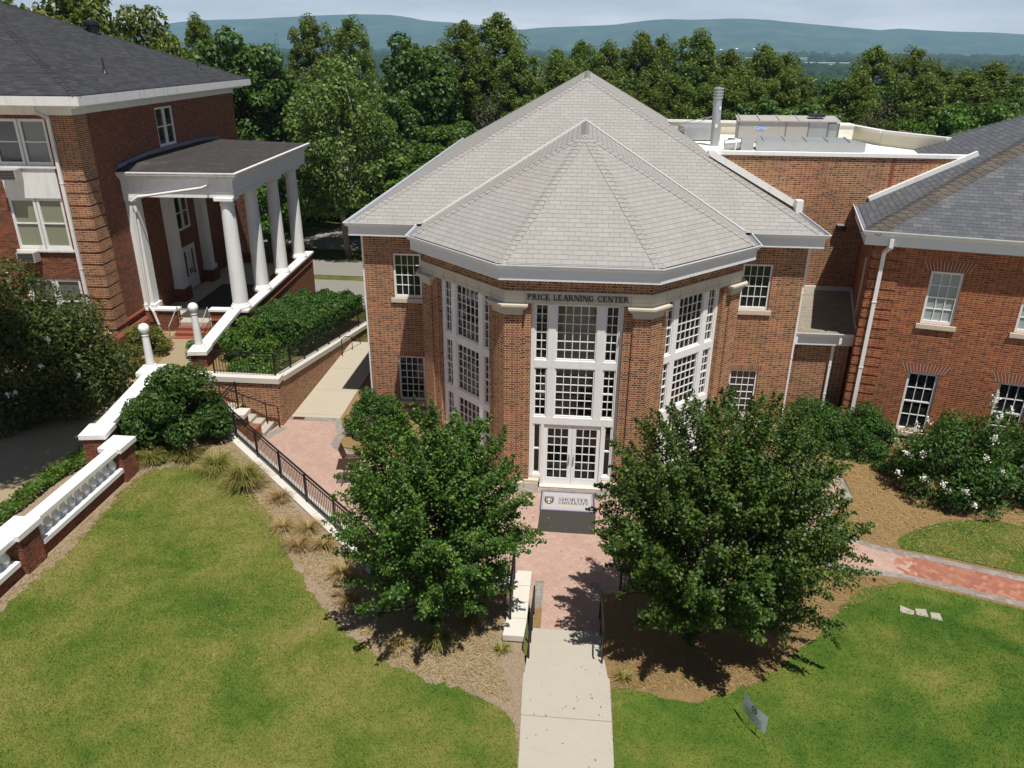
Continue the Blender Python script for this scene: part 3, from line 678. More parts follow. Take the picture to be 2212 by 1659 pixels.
    return t
learning_center()

# ------------------------------------------------------------------ link building between the two halls
def link_building():
    t = thing('link_building', 'tall brick link wall with white coping and flat white roof, set back between two roofs', 'building')
    YW, ZT = 9.5, 9.78
    w = MB(); w.wall((5.0, YW), (16.6, YW), 3.0, ZT); w.wall((16.6, YW), (16.6, 21.9), 4, ZT); w.wall((13.9, 23), (4.6, 24), -5, ZT); part(w, 'wall', 'brick', t)
    c = MB(); c.box(4.95, 15.3, YW-.07, YW+.34, ZT, ZT+.13); part(c, 'coping', 'white', t)
    ej = MB(); ej.box(11.95, 12.07, YW-.006, YW+.01, 6.9, ZT-.002); part(ej, 'expansion_joint', 'brick_step', t)
    for p, q in (((5.05, YW-.07, 9.83), (8.66, YW-.07, 7.86)), ((11.32, YW-.07, 8.17), (15.0, YW-.07, 9.98))):
        f = MB(); f.bar(p, q, .16, .24); part(f, 'step_flashing', 'white', t)
    r = MB(); r.box(4.7, 16.5, YW+.35, 22.6, 9.2, 9.3); part(r, 'roof', 'membrane', t)
    pr = MB(); zb = 9.95
    for a, b in (((4.6, 23.0), (8.4, 22.9)), ((8.4, 22.9), (13.3, 21.9)), ((13.3, 21.9), (14.0, 21.7)), ((14.0, 21.7), (14.6, 18.4)), ((14.6, 18.4), (16.4, 15.4))):
        pr.bar((*a, 9.55), (*b, 9.55), .22, .7)
    part(pr, 'parapet', 'cream', t)
    pc = MB()
    for a, b in (((4.6, 23.0), (8.4, 22.9)), ((8.4, 22.9), (13.3, 21.9)), ((13.3, 21.9), (14.0, 21.7)), ((14.0, 21.7), (14.6, 18.4)), ((14.6, 18.4), (16.4, 15.4))):
        pc.bar((*a, zb), (*b, zb), .36, .11)
    part(pc, 'coping', 'white', t)
    # lean-to below
    lw = MB(); lw.wall((8.2, 5.78), (10.35, 5.78), 0, 3.7); part(lw, 'wall', 'brick', t)
    lr = MB(); lr.slab([(8.18, 5.5, 3.93), (10.42, 5.5, 3.93), (11.3, YW, 4.46), (8.18, YW, 4.46)], .06); part(lr, 'lean_to_roof', 'tan_shingle', t)
    lf = MB(); lf.box(8.2, 11.3, YW-.1, YW-.003, 4.44, 4.62); lf.bar((10.40, 5.5, 4.03), (11.28, YW-.1, 4.55), .10, .14); part(lf, 'flashing', 'flash_light', t)
    eaves(t, [(8.16, 5.38, 3.96), (10.4, 5.38, 3.96)], lm='stone')
    downspout(t, [(9.85, 5.45, 3.8), (9.85, 5.45, 3.55), (9.72, 5.70, 3.42), (9.72, 5.70, .1)], .10); downspout(t, [(8.25, 5.45, 3.8), (8.25, 5.45, 3.5), (8.28, 5.7, 3.4)], .10)
    return t
link_building()
def roof_kit():
    y = 19.2
    t = thing('rooftop_air_handler', 'long beige metal air handler with ribbed lid and oval badge on the flat white roof', 'air handler', (10.1, y, 9.3), radians(-6))
    b = MB(); b.box(-2.35, .95, -.9, .9, .08, 1.05); part(b, 'casing', 'unit', t)
    d = MB(); d.box(.97, 1.85, -.88, .88, .08, 1.08); d.box(1.87, 2.35, -.85, .85, .08, 1.0); part(d, 'end_section', 'galv', t)
    l = MB(); l.slab([(-2.42, -.97, 1.06), (2.4, -.97, 1.12), (2.4, .97, 1.24), (-2.42, .97, 1.18)], .05)
    for i in range(6): x = -2.3+i*.93; l.bar((x, -.97, 1.10), (x, .97, 1.22), .05, .05)
    part(l, 'lid', 'unit', t)
    s = MB()
    for x in (-2.35, -.1, .95, 1.86, 2.35): s.box(x-.02, x+.02, -.915, -.9, .08, 1.05)
    part(s, 'seam', 'joint', t)
    bd = MB(); ell = [(-1.28+.32*cos(2*pi*k/24), .72+.13*sin(2*pi*k/24)) for k in range(24)]; bd.poly([(x, -.906, z) for x, z in ell]); bo = part(bd, 'badge', 'blue', t)
    cu = bpy.data.curves.new('badge_text', 'FONT'); cu.body = 'Carrier'; cu.size = .23; cu.align_x = 'CENTER'; cu.align_y = 'CENTER'; cu.shear = .3; cu.extrude = .002
    o = bpy.data.objects.new('badge_text', cu); COL.objects.link(o); dg = bpy.context.evaluated_depsgraph_get(); me = bpy.data.meshes.new_from_object(o.evaluated_get(dg)); bpy.data.objects.remove(o)
    me.materials.clear(); me.materials.append(M['white']); me.name = 'lettering'; o = bpy.data.objects.new('lettering', me); COL.objects.link(o); o.parent = bo; o.location = (-1.28, -.909, .72); o.rotation_euler = (pi/2, 0, 0)
    k = MB(); k.box(-2.3, 2.3, -.8, .8, 0, .075); part(k, 'curb', 'galv', t)
    g = MB(); g.box(1.0, 1.75, -.3, .3, 1.25, 1.36); part(g, 'fan_guard', 'iron', t)
    t = thing('roof_duct', 'low flat galvanised duct with raised seams in front of the beige air handler', 'duct', (10.3, 16.0, 9.3), radians(-1))
    b = MB(); b.slab([(-2.3, -.75, .42), (2.5, -.75, .42), (1.9, .75, .5), (-2.1, .75, .5)], .4); part(b, 'duct_body', 'galv', t)
    s = MB()
    for i in range(5): x = -2.0+i*.95; s.bar((x, -.76, .45), (x+.12, .74, .52), .05, .05)
    part(s, 'seam', 'galv', t)
    t = thing('roof_exhaust_fan', 'small round galvanised exhaust elbow beside the tall vent pipe', 'exhaust fan', (7.0, 15.2, 9.3))
    b = MB(); b.tube([(-.5, 0, .25), (.2, 0, .3)], [.2, .26], 14); b.box(.2, .75, -.35, .35, 0, .55); part(b, 'housing', 'galv', t); r = MB(); r.tube([(-.05, 0, .27), (0, 0, .27)], .29, 14); part(r, 'collar', 'white', t)
    t = thing('vent_pipe', 'tall galvanised vent pipe with louvred cap and two guy wires on the roof edge', 'vent pipe', (6.35, 17.0, 8.95))
    b = MB(); b.tube([(0, 0, 0), (-.08, 0, 2.55)], .20, 14); part(b, 'pipe', 'galv', t)
    c = MB()
    for i in range(3): c.lathe([(.21, 0), (.24, .0), (.24, .08), (.21, .09)], (-.08, 0, 2.5+i*.13), 14)
    c.lathe([(.15, 2.5), (.15, 2.9)], (-.08, 0, 0), 12); c.lathe([(.25, 0), (.25, .05), (.02, .10)], (-.08, 0, 2.9), 14); part(c, 'cap', 'galv', t)
    for dx, dy in ((-3.4, 1.5), (-2.6, -.9)):
        g = MB(); g.tube([(-.05, 0, 1.75), (dx, dy, .8)], .018, 5); part(g, 'guy_wire', 'galv', t)
    lb = MB(); lb.box(-.10, .0, -.212, -.195, 1.2, 1.36); lb.box(-.0, .08, -.21, -.195, 2.0, 2.15); part(lb, 'sticker', 'white', t)
    t = thing('roof_hood', 'low clear edged metal hood behind the tall vent pipe', 'roof hood', (6.0, 19.6, 9.3)); b = MB(); b.slab([(-.9, -.6, .65), (.9, -.6, .65), (1.1, .6, .7), (-1.1, .6, .7)], .6); part(b, 'hood', 'galv', t)
    t = thing('roof_curb', 'square white roof curb right of the beige air handler', 'roof curb', (13.2, 20.6, 9.3)); b = MB(); b.box(-.5, .5, -.5, .5, 0, .75); b.box(-.56, .56, -.56, .56, .75, .82); part(b, 'curb', 'membrane', t)
    t = thing('wall_light', 'small dark floodlight box fixed high on the brick link wall', 'floodlight', (10.45, 9.49, 7.05)); b = MB(); b.box(-.16, .16, -.22, -.02, -.1, .1); part(b, 'lamp_housing', 'iron', t); b = MB(); b.box(-.18, .18, -.24, -.0, .105, .13); part(b, 'hood', 'galv', t)
roof_kit()

# ------------------------------------------------------------------ right hand hall
def right_hall():
    ang = radians(-13.5); O = (10.24, 4.93, 0)
    t = thing('brick_hall', 'red brick hall with blue grey slate roof and white sash windows, at the right', 'building', O, ang)
    L, Wd, ZT = 18.0, 16.4, 7.5
    ups = [(.40, 1.42), (3.30, 4.32), (6.2, 7.22), (9.1, 10.12)]
    holes = [(a, b, 4.78, 6.66) for a, b in ups]+[(a, b, .60, 2.94) for a, b in ups]
    holes = [(a+1.5, b+1.5, c, d) for a, b, c, d in holes]
    w = MB(); w.wall((0, 0), (L, 0), 0, ZT, holes); w.wall((0, Wd), (0, 0), 0, ZT); w.wall((L, 0), (L, Wd), 0, ZT); w.wall((L, Wd), (0, Wd), -4, ZT); part(w, 'wall', 'brick_red', t)
    for a, b, c, d in holes:
        up = c > 3
        window(t, (0, 0), (L, 0), a, b, c, d, 3, 4, .10, .09, .026, 'blind' if up else 'glass', True, True, pane_label='pane with pale slatted blind behind' if up else None)
        j = MB(); n = 13; x0, x1, z0, z1 = a-.10, b+.10, d+.003, d+.36
        j.poly([(x0, -.004, z0), (x1, -.004, z0), (x1+.16, -.004, z1), (x0-.16, -.004, z1)]); jo = part(j, 'jack_arch', M['brick_step'], t)
        s = MB()
        for i in range(n+1):
            f = i/n; s.bar((x0+(x1-x0)*f, -.006, z0), (x0-.16+(x1-x0+.32)*f, -.006, z1), .014, .004, up=(0, 1, 0))
        part(s, 'arch_joint', 'stone', jo)
    qb = MB(); zz = .5
    while zz < 7.3:
        qb.box(-.05, .92, -.05, .5, zz, zz+.29); zz += .36
    part(qb, 'quoin', 'brick_red', t)
    pl = MB(); pl.sweep([(0, Wd, 0), (0, 0, 0), (L, 0, 0)], [(-.05, 0), (.07, 0), (.07, .26), (.04, .29), (-.05, .29)]); part(pl, 'plinth', 'stone', t)
    ps = MB(); ps.box(-.06, -.003, 1.5, 1.68, 3.9, 6.6); part(ps, 'wall_strip', 'stone', t)
    ZE, ov = 7.98, .53; zr = ZE-.03; s = .50; e0, e1 = -ov+.19, Wd+ov-.19; h = (e1-e0)/2; zt = zr+s*h; ym = (e0+e1)/2
    A, B, C, D = (e0, e0, zr), (L, e0, zr), (L, e1, zr), (e0, e1, zr); R1, R2 = (e0+h, ym, zt), (L, ym, zt)
    r = MB(); r.poly([A, B, R2, R1]); r.poly([C, D, R1, R2]); part(r, 'roof', 'slate_dark', t)
    r = MB(); r.poly([D, A, R1]); part(r, 'roof', 'slate_dark', t)
    hips(t, [(A, R1, (0, -s, 1), (-s, 0, 1))], 'slate_brown', .42, .30); hips(t, [(D, R1, (0, s, 1), (-s, 0, 1))], 'slate_dark', .2, .25)
    eaves(t, [(-ov, 4.6, ZE), (-ov, -ov, ZE), (L, -ov, ZE)])
    downspout(t, [(.42, -ov+.06, 7.75), (.42, -ov+.06, 7.45), (.30, -.09, 7.2), (.30, -.09, .1)], .13)
    c = MB(); c.box(1.93, 2.2, .25, .5, .72, .82); o = part(c, 'cushion', 'pink', t)
right_hall()

# ------------------------------------------------------------------ left hand hall with its porch
def left_hall():
    O = (-20.31, 8.33, 0); ang = radians(3.5)
    t = thing('old_brick_hall', 'dark red brick hall with charcoal shingle roof and white columned side porch', 'building', O, ang)
    ZT = 11.2; LW = 17.6
    cols = [(-3.45, -1.15), (-8.2, -5.9)]
    holes = []
    for a, b in cols: holes += [(a, b, 8.98, 10.80), (a, b, 5.50, 7.66), (a, b, 2.1, 4.2)]
    w = MB(); w.wall((-14, 0), (0, 0), -.3, ZT, [(a+14, b+14, c, d) for a, b, c, d in holes], .14)
    sw = [(7.15, 9.05, 8.92, 10.75), (7.6, 9.2, 4.6, 6.4), (7.55, 9.35, 1.35, 3.75)]
    w.wall((0, 0), (0, LW), -3, ZT, sw, .14); w.wall((0, LW), (-14, LW), -5, ZT); part(w, 'wall', 'brick_old', t)
    for a, b, c, d in holes:
        m = (a+b)/2; g = 'glass_tan' if 5 < c < 8 else ('glass_green' if c < 5 else 'glass')
        for x0, x1 in ((a, m-.02), (m+.02, b)):
            window(t, (-14, 0), (0, 0), x0+14+.002, x1+14-.002, c, d, 1, 2, .05, .11, .05, 'glass_green' if (c > 8 and x0 > m-.1) else g, True, False, mat='white_old')
        s = MB(); s.box(a-.1, b+.1, -.09, .02, c-.10, c-.003); part(s, 'sill', 'white_old', t)
    for a, b in cols: p = MB(); p.box(a, b, -.03, .0, 7.663, 8.875); part(p, 'spandrel_panel', 'white_old', t)
    window(t, (0, 0), (0, LW), sw[0][0], 8.08, sw[0][2], sw[0][3], 1, 2, .04, .09, .05, 'glass', True, False, mat='white_old'); window(t, (0, 0), (0, LW), 8.12, sw[0][1], sw[0][2], sw[0][3], 1, 2, .04, .09, .05, 'glass', True, False, mat='white_old')
    window(t, (0, 0), (0, LW), sw[1][0], 8.39, sw[1][2], sw[1][3], 1, 2, .06, .09, .05, 'glass', True, False, mat='white_old'); window(t, (0, 0), (0, LW), 8.41, sw[1][1], sw[1][2], sw[1][3], 1, 2, .06, .09, .05, 'glass', True, False, mat='white_old')
    for y0, y1 in ((7.56, 8.44), (8.46, 9.34)):
        d = MB(); d.box(-.12, -.07, y0, y1, 1.36, 3.74); do = part(d, 'door', 'white_old', t); g = MB(); c = (y0+y1)/2; g.box(-.071, -.066, c-.09, c+.09, 2.1, 3.45); part(g, 'pane', 'glass', do); h = MB(); h.box(-.07, -.02, y1-.12 if y0 < 8 else y0+.08, y1-.08 if y0 < 8 else y0+.12, 2.2, 2.5); part(h, 'handle', 'bronze', do)
    # rusticated corner: brick blocks proud of deep joints
    q = MB(); z = .9
    while z < 8.3: q.box(-.98, .035, -.035, 1.0, z, z+.43); z += .50
    q.box(-.98, .035, -.035, 1.0, 8.4, 11.0)
    part(q, 'quoin', 'brick', t, 'banded corner in lighter brick')
    q = MB(); z = -1.0
    while z < 8.3: q.box(-.9, .035, LW-1.0, LW+.03, z, z+.43); z += .50
    part(q, 'quoin', 'brick_old', t)
    wt = MB(); wt.sweep([(-14, 0, 1.55), (0, 0, 1.55), (0, 2.8, 1.55)], [(-.05, -1.9), (.16, -1.9), (.16, 0), (.08, .12), (-.05, .14)]); part(wt, 'water_table', 'brick_step', t)
    st = MB(); st.sweep([(0.0, 0, 1.98), (0, 2.8, 1.98)], [(-.02, 0), (.07, 0), (.05, .08), (-.02, .1)]); part(st, 'string_course', 'brick_step', t)
    # main roof
    ZE, ov = 11.72, .9; zr = ZE; s = .42; e0 = ov-.06; y1 = LW+ov-.06; h = (LW+2*e0)/2; zt = zr+s*h
    A, B, C = (-26, -e0, zr), (e0, -e0, zr), (e0, y1, zr); R1 = (e0-h, LW/2, zt); R2 = (-26, LW/2, zt); D = (-26, y1, zr)
    r = MB(); r.poly([A, B, R1, R2]); r.poly([B, C, R1]); r.poly([C, D, R2, R1]); part(r, 'roof', 'asphalt_shingle', t)
    hips(t, [(B, R1, (0, -s, 1), (s, 0, 1)), (C, R1, (0, s, 1), (s, 0, 1))], 'asphalt_shingle', .16, .3)
    f = MB(); f.sweep([(-26, -ov, ZE), (ov, -ov, ZE), (ov, LW+ov, ZE), (-14, LW+ov, ZE)], [(-.03, -.02), (.02, -.02), (.02, -.36), (-.06, -.36), (-.06, -.41), (-.88, -.41), (-.88, -.35), (-.10, -.33), (-.06, -.04)]); part(f, 'fascia', 'white_old', t)
    gl = MB(); gl.sweep([(-26, -ov+.03, ZE), (ov-.03, -ov+.03, ZE), (ov-.03, LW+ov-.03, ZE)], [(-.06, -.03), (.02, -.03), (.02, .018), (-.06, .018)]); part(gl, 'drip_edge', 'iron', t)
    dn = MB(); yy = -.4
    while yy < LW+.5: dn.box(.06, .5, yy, yy+.06, ZE-.50, ZE-.412); yy += .14
    part(dn, 'dentil_course', 'white_old', t)
    co = MB(); co.sweep([(-14, 0, 11.2), (0, 0, 11.2), (0, LW, 11.2)], [(-.02, -.25), (.06, -.25), (.10, -.05), (.10, .1), (-.02, .1)]); part(co, 'cornice', 'white_old', t)
    downspout(t, [(-.98, -ov+.1, 11.32), (-.98, -ov+.12, 11.15), (-.92, -.10, 10.85), (-.92, -.10, .6)], .13, 'white_old')
    # ---- porch
    v0, v1, u1 = 2.75, 14.3, 5.15; ZF = 1.35
    fl = MB(); fl.box(.0, u1-.3, v0+.1, v1-.2, ZF-.3, ZF); part(fl, 'porch_floor', 'walk', t); fm = MB(); fm.box(1.2, 4.0, v0+.7, v0+6.5, ZF+.002, ZF+.012); part(fm, 'porch_matting', 'mat_dark', t)
    pw = MB()
    pw.box(4.62, 4.92, v0+.1, v1, -2.5, 1.92); pw.box(.02, 1.55, v0, v0+.30, -.3, 1.92); pw.box(3.15, 4.92, v0-.004, v0+.3, -.3, 1.918); pw.box(.0, 4.62, v1-.3, v1-.003, -2.5, 1.91); part(pw, 'porch_wall', 'brick_old', t)
    bl = MB(); bl.sweep([(3.15, v0-.004, 1.48), (4.92, v0-.004, 1.48), (4.92, v1, 1.48)], [(-.02, 0), (.06, 0), (.04, .07), (-.02, .08)]); part(bl, 'wall_band', 'brick_step', t)
    cp = MB(); cp.box(4.52, 5.02, v0-.09, v1+.06, 1.925, 2.03); cp.box(.02, 1.62, v0-.08, v0+.38, 1.925, 2.02); cp.box(3.08, 4.515, v0-.08, v0+.38, 1.925, 2.02); part(cp, 'porch_coping', 'white', t)
    col = None
    for v in (v0+.34, 6.15, 9.45, 12.85):
        c = MB(); cx = 4.55
        c.lathe([(.47, 0), (.47, .10), (.44, .16), (.40, .20), (.40, .24), (.365, .28), (.365, .6), (.35, 2.0), (.31, 4.6), (.30, 4.86), (.335, 4.88), (.335, 4.93), (.30, 4.95), (.30, 5.02), (.38, 5.12)], (cx, v, 2.032), 24)
        c.box(cx-.43, cx+.43, v-.43, v+.43, 7.14, 7.27)
        part(c, 'column', 'white', t)
        if v > v0+.4:
            pd = MB(); pd.box(cx-.52, cx-.03, v-.45, v+.45, ZF, 1.92); part(pd, 'pedestal', 'brick_old', t)
    for u, v in ((.24, v0+.34), (.2, 6.4), (.2, 10.2), (.2, 13.8)):
        c = MB(); c.box(u-.24, u+.24, v-.28, v+.28, 2.0, 7.1); c.box(u-.24, u+.32, v-.36, v+.36, 2.0, 2.22); c.box(u-.24, u+.32, v-.36, v+.36, 7.1, 7.268); part(c, 'pilaster', 'white', t)
        pd = MB(); pd.box(u-.22, u+.38, v-.4, v+.4, ZF, 1.995); part(pd, 'pedestal', 'brick_old', t)
    en = MB(); en.sweep([(0, v0, 7.27), (u1-.12, v0, 7.27), (u1-.12, v1, 7.27), (0, v1, 7.27)], [(-.75, 0), (0, 0), (0, .26), (.03, .27), (.03, .30), (.01, .32), (.01, .72), (.06, .78), (.06, .84), (-.75, .84)]); part(en, 'entablature', 'white', t)
    cl = MB(); cl.box(.0, u1-.8, v0+.75, v1-.75, 7.6, 7.65); part(cl, 'porch_ceiling', 'white_old', t)
    cn = MB(); cn.sweep([(0, v0, 8.11), (u1-.12, v0, 8.11), (u1-.12, v1, 8.11), (0, v1, 8.11)], [(-.5, 0), (.12, 0), (.20, .05), (.20, .10), (.30, .16), (.30, .23), (-.5, .23)]); part(cn, 'porch_cornice', 'white_old', t)
    e = .27; pr = MB(); a = [(0, v0-e, 8.36), (u1-.12+e, v0-e, 8.36), (u1-.12+e, v1+e, 8.36), (0, v1+e, 8.36)]; b = [(0, v0+.6, 8.66), (2.0, v0+2.0, 8.62), (2.0, v1-2.0, 8.62), (0, v1-.6, 8.66)]
    pr.poly([a[0], a[1], b[1], b[0]]); pr.poly([a[1], a[2], b[2], b[1]]); pr.poly([a[2], a[3], b[3], b[2]]); pr.poly([b[0], b[1], b[2], b[3]]); part(pr, 'porch_roof', 'porchroof', t)
    ed = MB(); ed.sweep([(0, v0-e-.05, 8.345), (u1-.07+e, v0-e-.05, 8.345), (u1-.07+e, v1+e+.05, 8.345)], [(-.16, 0), (.0, 0), (.0, .04), (-.16, .04)]); part(ed, 'roof_edge', 'white_old', t)
    fl = MB(); fl.bar((.07, v0-.1, 8.62), (.07, 5.4, 8.84), .14, .16); fl.bar((.07, 5.4, 8.84), (.07, 11.4, 8.84), .14, .16); fl.bar((.07, 11.4, 8.84), (.07, v1+.1, 8.66), .14, .16); part(fl, 'wall_flashing', 'lead', t)
    dp = MB(); dp.tube([(4.0, v0-.22, 8.1), (4.0, v0-.24, 7.86), (3.75, v0-.25, 7.75), (.75, v0-.2, 7.3), (.45, v0-.2, 7.1), (.42, v0-.12, 6.6), (.30, v0-.12, 2.2), (.5, v0-.2, 1.95), (.72, v0-.2, 1.0)], .06, 8); part(dp, 'downspout', 'white_old', t)
    # porch steps and their rails
    sp = MB()
    for i in range(3): sp.box(1.6, 3.1, v0-.02-.34*(i+1), v0+.1-.02-.34*i, .2, ZF-.15*(i+1)-.0)
    part(sp, 'porch_step', 'brick_step', t)
    ld = MB(); ld.box(1.56, 3.14, v0-.02, v0+.45, .4, ZF-.002); part(ld, 'landing', 'concrete', t)
    for u in (1.62, 3.08):
        hr = MB(); hr.tube([(u, v0-1.25, .85), (u, v0-1.2, 1.55), (u, v0-.1, 2.15), (u, v0-.05, 1.35)], .025, 6); part(hr, 'handrail', 'galv', t)
    # vents on the roof, window air conditioners are things of their own
    tz = lambda u, v: zr+s*(e0-u)
    def onroof(u, v): return (O[0]+u*cos(ang)-v*sin(ang), O[1]+u*sin(ang)+v*cos(ang))
    p = thing('plumbing_vent', 'thin rusty vent pipe standing low on the charcoal roof slope', 'vent pipe', (*onroof(-.75, 4.6), tz(-.75, 0))); b = MB(); b.tube([(0, 0, -.1), (0, 0, .62)], .045, 8); part(b, 'pipe', 'bronze', p); b = MB(); b.lathe([(.13, -.02), (.05, .12)], (0, 0, 0), 10); part(b, 'boot', 'iron', p)
    p = thing('plumbing_vent', 'short dark vent pipe near the far eave corner of the charcoal roof', 'vent pipe', (*onroof(-.6, 14.6), tz(-.6, 0))); b = MB(); b.tube([(0, 0, -.1), (0, 0, .5)], .04, 8); part(b, 'pipe', 'iron', p); b = MB(); b.lathe([(.13, -.02), (.05, .12)], (0, 0, 0), 10); part(b, 'boot', 'iron', p)
    p = thing('roof_ventilator', 'black round roof ventilator with capped top on the charcoal roof', 'ventilator', (*onroof(-4.9, 12.0), tz(-4.9, 0))); b = MB(); b.lathe([(.26, -.3), (.26, .35)], (0, 0, 0), 16); part(b, 'stack', 'iron', p); b = MB(); b.lathe([(.36, .30), (.40, .36), (.40, .50), (.2, .62), (.01, .64)], (0, 0, 0), 16); part(b, 'cap', 'iron', p)
    for (u, z, lab) in ((-2.92, 8.66, 'grey window air conditioner below the upper windows, against the white panel'), (-2.98, 5.24, 'grey window air conditioner below the middle windows, against red brick')):
        x, y = onroof(u, -.25); a = thing('air_conditioner', lab, 'air conditioner', (x, y, z-.21), ang, 'window air conditioners')
        b = MB(); b.box(-.38, .38, -.22, .22, 0, .42); part(b, 'casing', 'unit', a); b = MB()
        for i in range(6): b.box(-.33, .33, -.235, -.222, .05+i*.06, .085+i*.06)
        part(b, 'grille', 'iron', a)
left_hall()
# ------------------------------------------------------------------ ground
def sstep(t): t = min(1, max(0, t)); return t*t*(3-2*t)
def h_left(x, y): return .45+.15*sstep((-2-x)/10)
def yl(x): return -5.3+(x-1)*.345 if x < 6.8 else -3.3-(x-6.8)*.27
def h_right(x, y): return .45*sstep((yl(x)-.35-y)/4.2)
def z_base(x, y):
    r = hypot(x, max(y, 0))
    z = -.4
    if y > 12: z = -.4-1.7*sstep((y-12)/13)
    if y > 48: z = -2.1-12*sstep((y-48)/60)
    d = hypot(x*.6, y)
    if d > 110: z = -14.1-34*sstep((d-110)/420)
    if d > 530: z = -48.1+42*min(1, (d-530)/3970)
    if abs(x) > 40 and y < 110: z = min(z, -.4-10*sstep((abs(x)-40)/90))
    return z
def rough(poly, amp, step, keep, seed):
    """a grown-in edge: the outline wanders a little, except where keep(x, y) holds"""
    rg = random.Random(seed); out = []
    for a, b in zip(poly, poly[1:]+poly[:1]):
        L = hypot(b[0]-a[0], b[1]-a[1]); n = max(1, int(L/step)) if max(a[1], b[1]) > -14 and L < 30 else 1
        for i in range(n):
            x, y = a[0]+(b[0]-a[0])*i/n, a[1]+(b[1]-a[1])*i/n; k = 0 if keep(x, y) else amp; out.append((x+rg.uniform(-k, k), y+rg.uniform(-k, k)))
    return out
def patch(name, poly, hf, mat, step=.5, kind='structure', z_off=0.0):
    bm = bmesh.new(); vs = [bm.verts.new((p[0], p[1], 0)) for p in poly]; f = bm.faces.new(vs); bmesh.ops.triangulate(bm, faces=[f])
    xs = [p[0] for p in poly]; ys = [p[1] for p in poly]
    if step:
        for ax, lo, hi in ((0, min(xs), max(xs)), (1, min(ys), max(ys))):
            n = int((hi-lo)/step)
            for i in range(1, n+1):
                c = [0, 0, 0]; c[ax] = lo+i*step; nn = [0, 0, 0]; nn[ax] = 1
                bmesh.ops.bisect_plane(bm, geom=bm.verts[:]+bm.edges[:]+bm.faces[:], plane_co=c, plane_no=nn)
    for v in bm.verts: v.co.z = (hf(v.co.x, v.co.y) if callable(hf) else hf)+z_off
    bmesh.ops.recalc_face_normals(bm, faces=bm.faces)
    for f in bm.faces:
        if f.normal.z < 0: f.normal_flip()
        f.smooth = True
    me = bpy.data.meshes.new(name); bm.to_mesh(me); bm.free(); me.materials.append(M[mat]); o = bpy.data.objects.new(name, me); COL.objects.link(o); o['kind'] = kind; return o
def ribbon(name, path, w, z, mat, kind='structure'):
    mb = MB(); mb.sweep([(*p, z) for p in path], [(0, 0), (w, 0), (w, -.05), (0, -.05)]); o = mb.build(name, mat); o['kind'] = kind; return o
def far_ground():
    k = NT('far country'); p = k.pos(); px, py, _ = k.xyz(p)
    n = k.noise(p, .018, 7, .7); n2 = k.noise(p, .25, 4, .7)
    c = k.ramp(k.M('ADD', k.M('MULTIPLY', n, .6), k.M('MULTIPLY', n2, .4)), [(.35, (.012, .028, .010)), (.55, (.026, .052, .016)), (.70, (.05, .08, .025))])
    near = k.ramp(k.noise(p, .9, 5, .7), [(.35, (.05, .085, .016)), (.6, (.12, .12, .035)), (.75, (.20, .15, .07))])
    f = k.M('LESS_THAN', py, 60.0)
    M['far'] = k.fin(k.mix(f, c, near), .95, n2, .8, .5, spec=.05)
    xs = [-16000, -9000, -5000, -2500, -1200, -600, -300, -160, -100, -70, -50, -40, -30, -20, -10, 0, 10, 20, 30, 40, 50, 70, 100, 160, 300, 600, 1200, 2500, 5000, 9000, 16000]
    ys = [-400, -150, -60, -30, -10, 5, 12, 14, 16, 18, 20, 22, 25, 30, 36, 42, 48, 54, 60, 70, 80, 90, 100, 110, 130, 160, 200, 260, 330, 420, 530, 700, 1000, 1500, 2200, 3200, 4500, 6500, 9500, 14000]
    v = [(x, y, z_base(x, y)) for y in ys for x in xs]; n = len(xs)
    f = [(j*n+i, j*n+i+1, (j+1)*n+i+1, (j+1)*n+i) for j in range(len(ys)-1) for i in range(n-1)]
    me = bpy.data.meshes.new('ground'); me.from_pydata(v, [], f); me.materials.append(M['far']); o = bpy.data.objects.new('ground', me); COL.objects.link(o); o['kind'] = 'structure'
    for q in me.polygons: q.use_smooth = True
far_ground()
CURB = [(-12.75, 1.95), (-5.45, -5.35), (-4.95, -5.86), (-1.2, -5.88)]
patch('plaza', [(-11.3, 3.62), (-11.06, 4.40), (-9.1, 4.42), (-8.5, 3.2), (-8.52, 2.3), (-7.4, 1.35), (-6.2, 1.3), (-5.2, 2.6), (-2.1, .3), (2.3, .3), (5.3, 3.0), (7.8, 3.1), (9.29, 2.74), (9.51, 2.1), (9.43, .42), (8.57, -.37), (8.3, -1.07), (8.63, -1.86), (9.36, -2.31), (10.56, -2.65), (12.91, -3.43), (24, -7.1), (24, -8.6), (12.25, -4.78), (11.1, -4.38), (9.48, -3.84), (8.27, -3.67), (6.83, -3.3), (4.2, -4.3), (1.6, -5.2), (1.02, -5.4), (1.02, -7.05), (-.70, -7.05), (-.9, -5.5), (-4.6, -5.5), (-12.3, 2.15), (-11.6, 2.5)], 0.0, 'paver', None)
UPB = [(24, -7.1), (12.91, -3.43), (10.56, -2.65), (9.36, -2.31), (8.63, -1.86), (8.3, -1.07), (8.57, -.37), (9.43, .42), (9.51, 2.1), (9.29, 2.74), (7.8, 3.1)]
LOB = [(1.6, -5.2), (4.2, -4.3), (6.83, -3.3), (8.27, -3.67), (9.48, -3.84), (11.1, -4.38), (12.25, -4.78), (24, -8.6)]
ribbon('paver_border', [(x, y) for x, y in UPB][::-1], .24, .006, 'paver_grey'); ribbon('paver_border', LOB[::-1], .24, .006, 'paver_grey')
ribbon('paver_border', [(-11.06, 4.40), (-9.1, 4.42), (-8.5, 3.2), (-8.52, 2.3), (-7.4, 1.35)], .3, .005, 'paver_grey')
ribbon('paver_border', [(-11.5, 2.55), (-11.15, 3.55)], .3, .005, 'paver_grey'); ribbon('paver_border', [(-2.2, -.05), (2.4, -.05)], .30, .005, 'paver_grey')
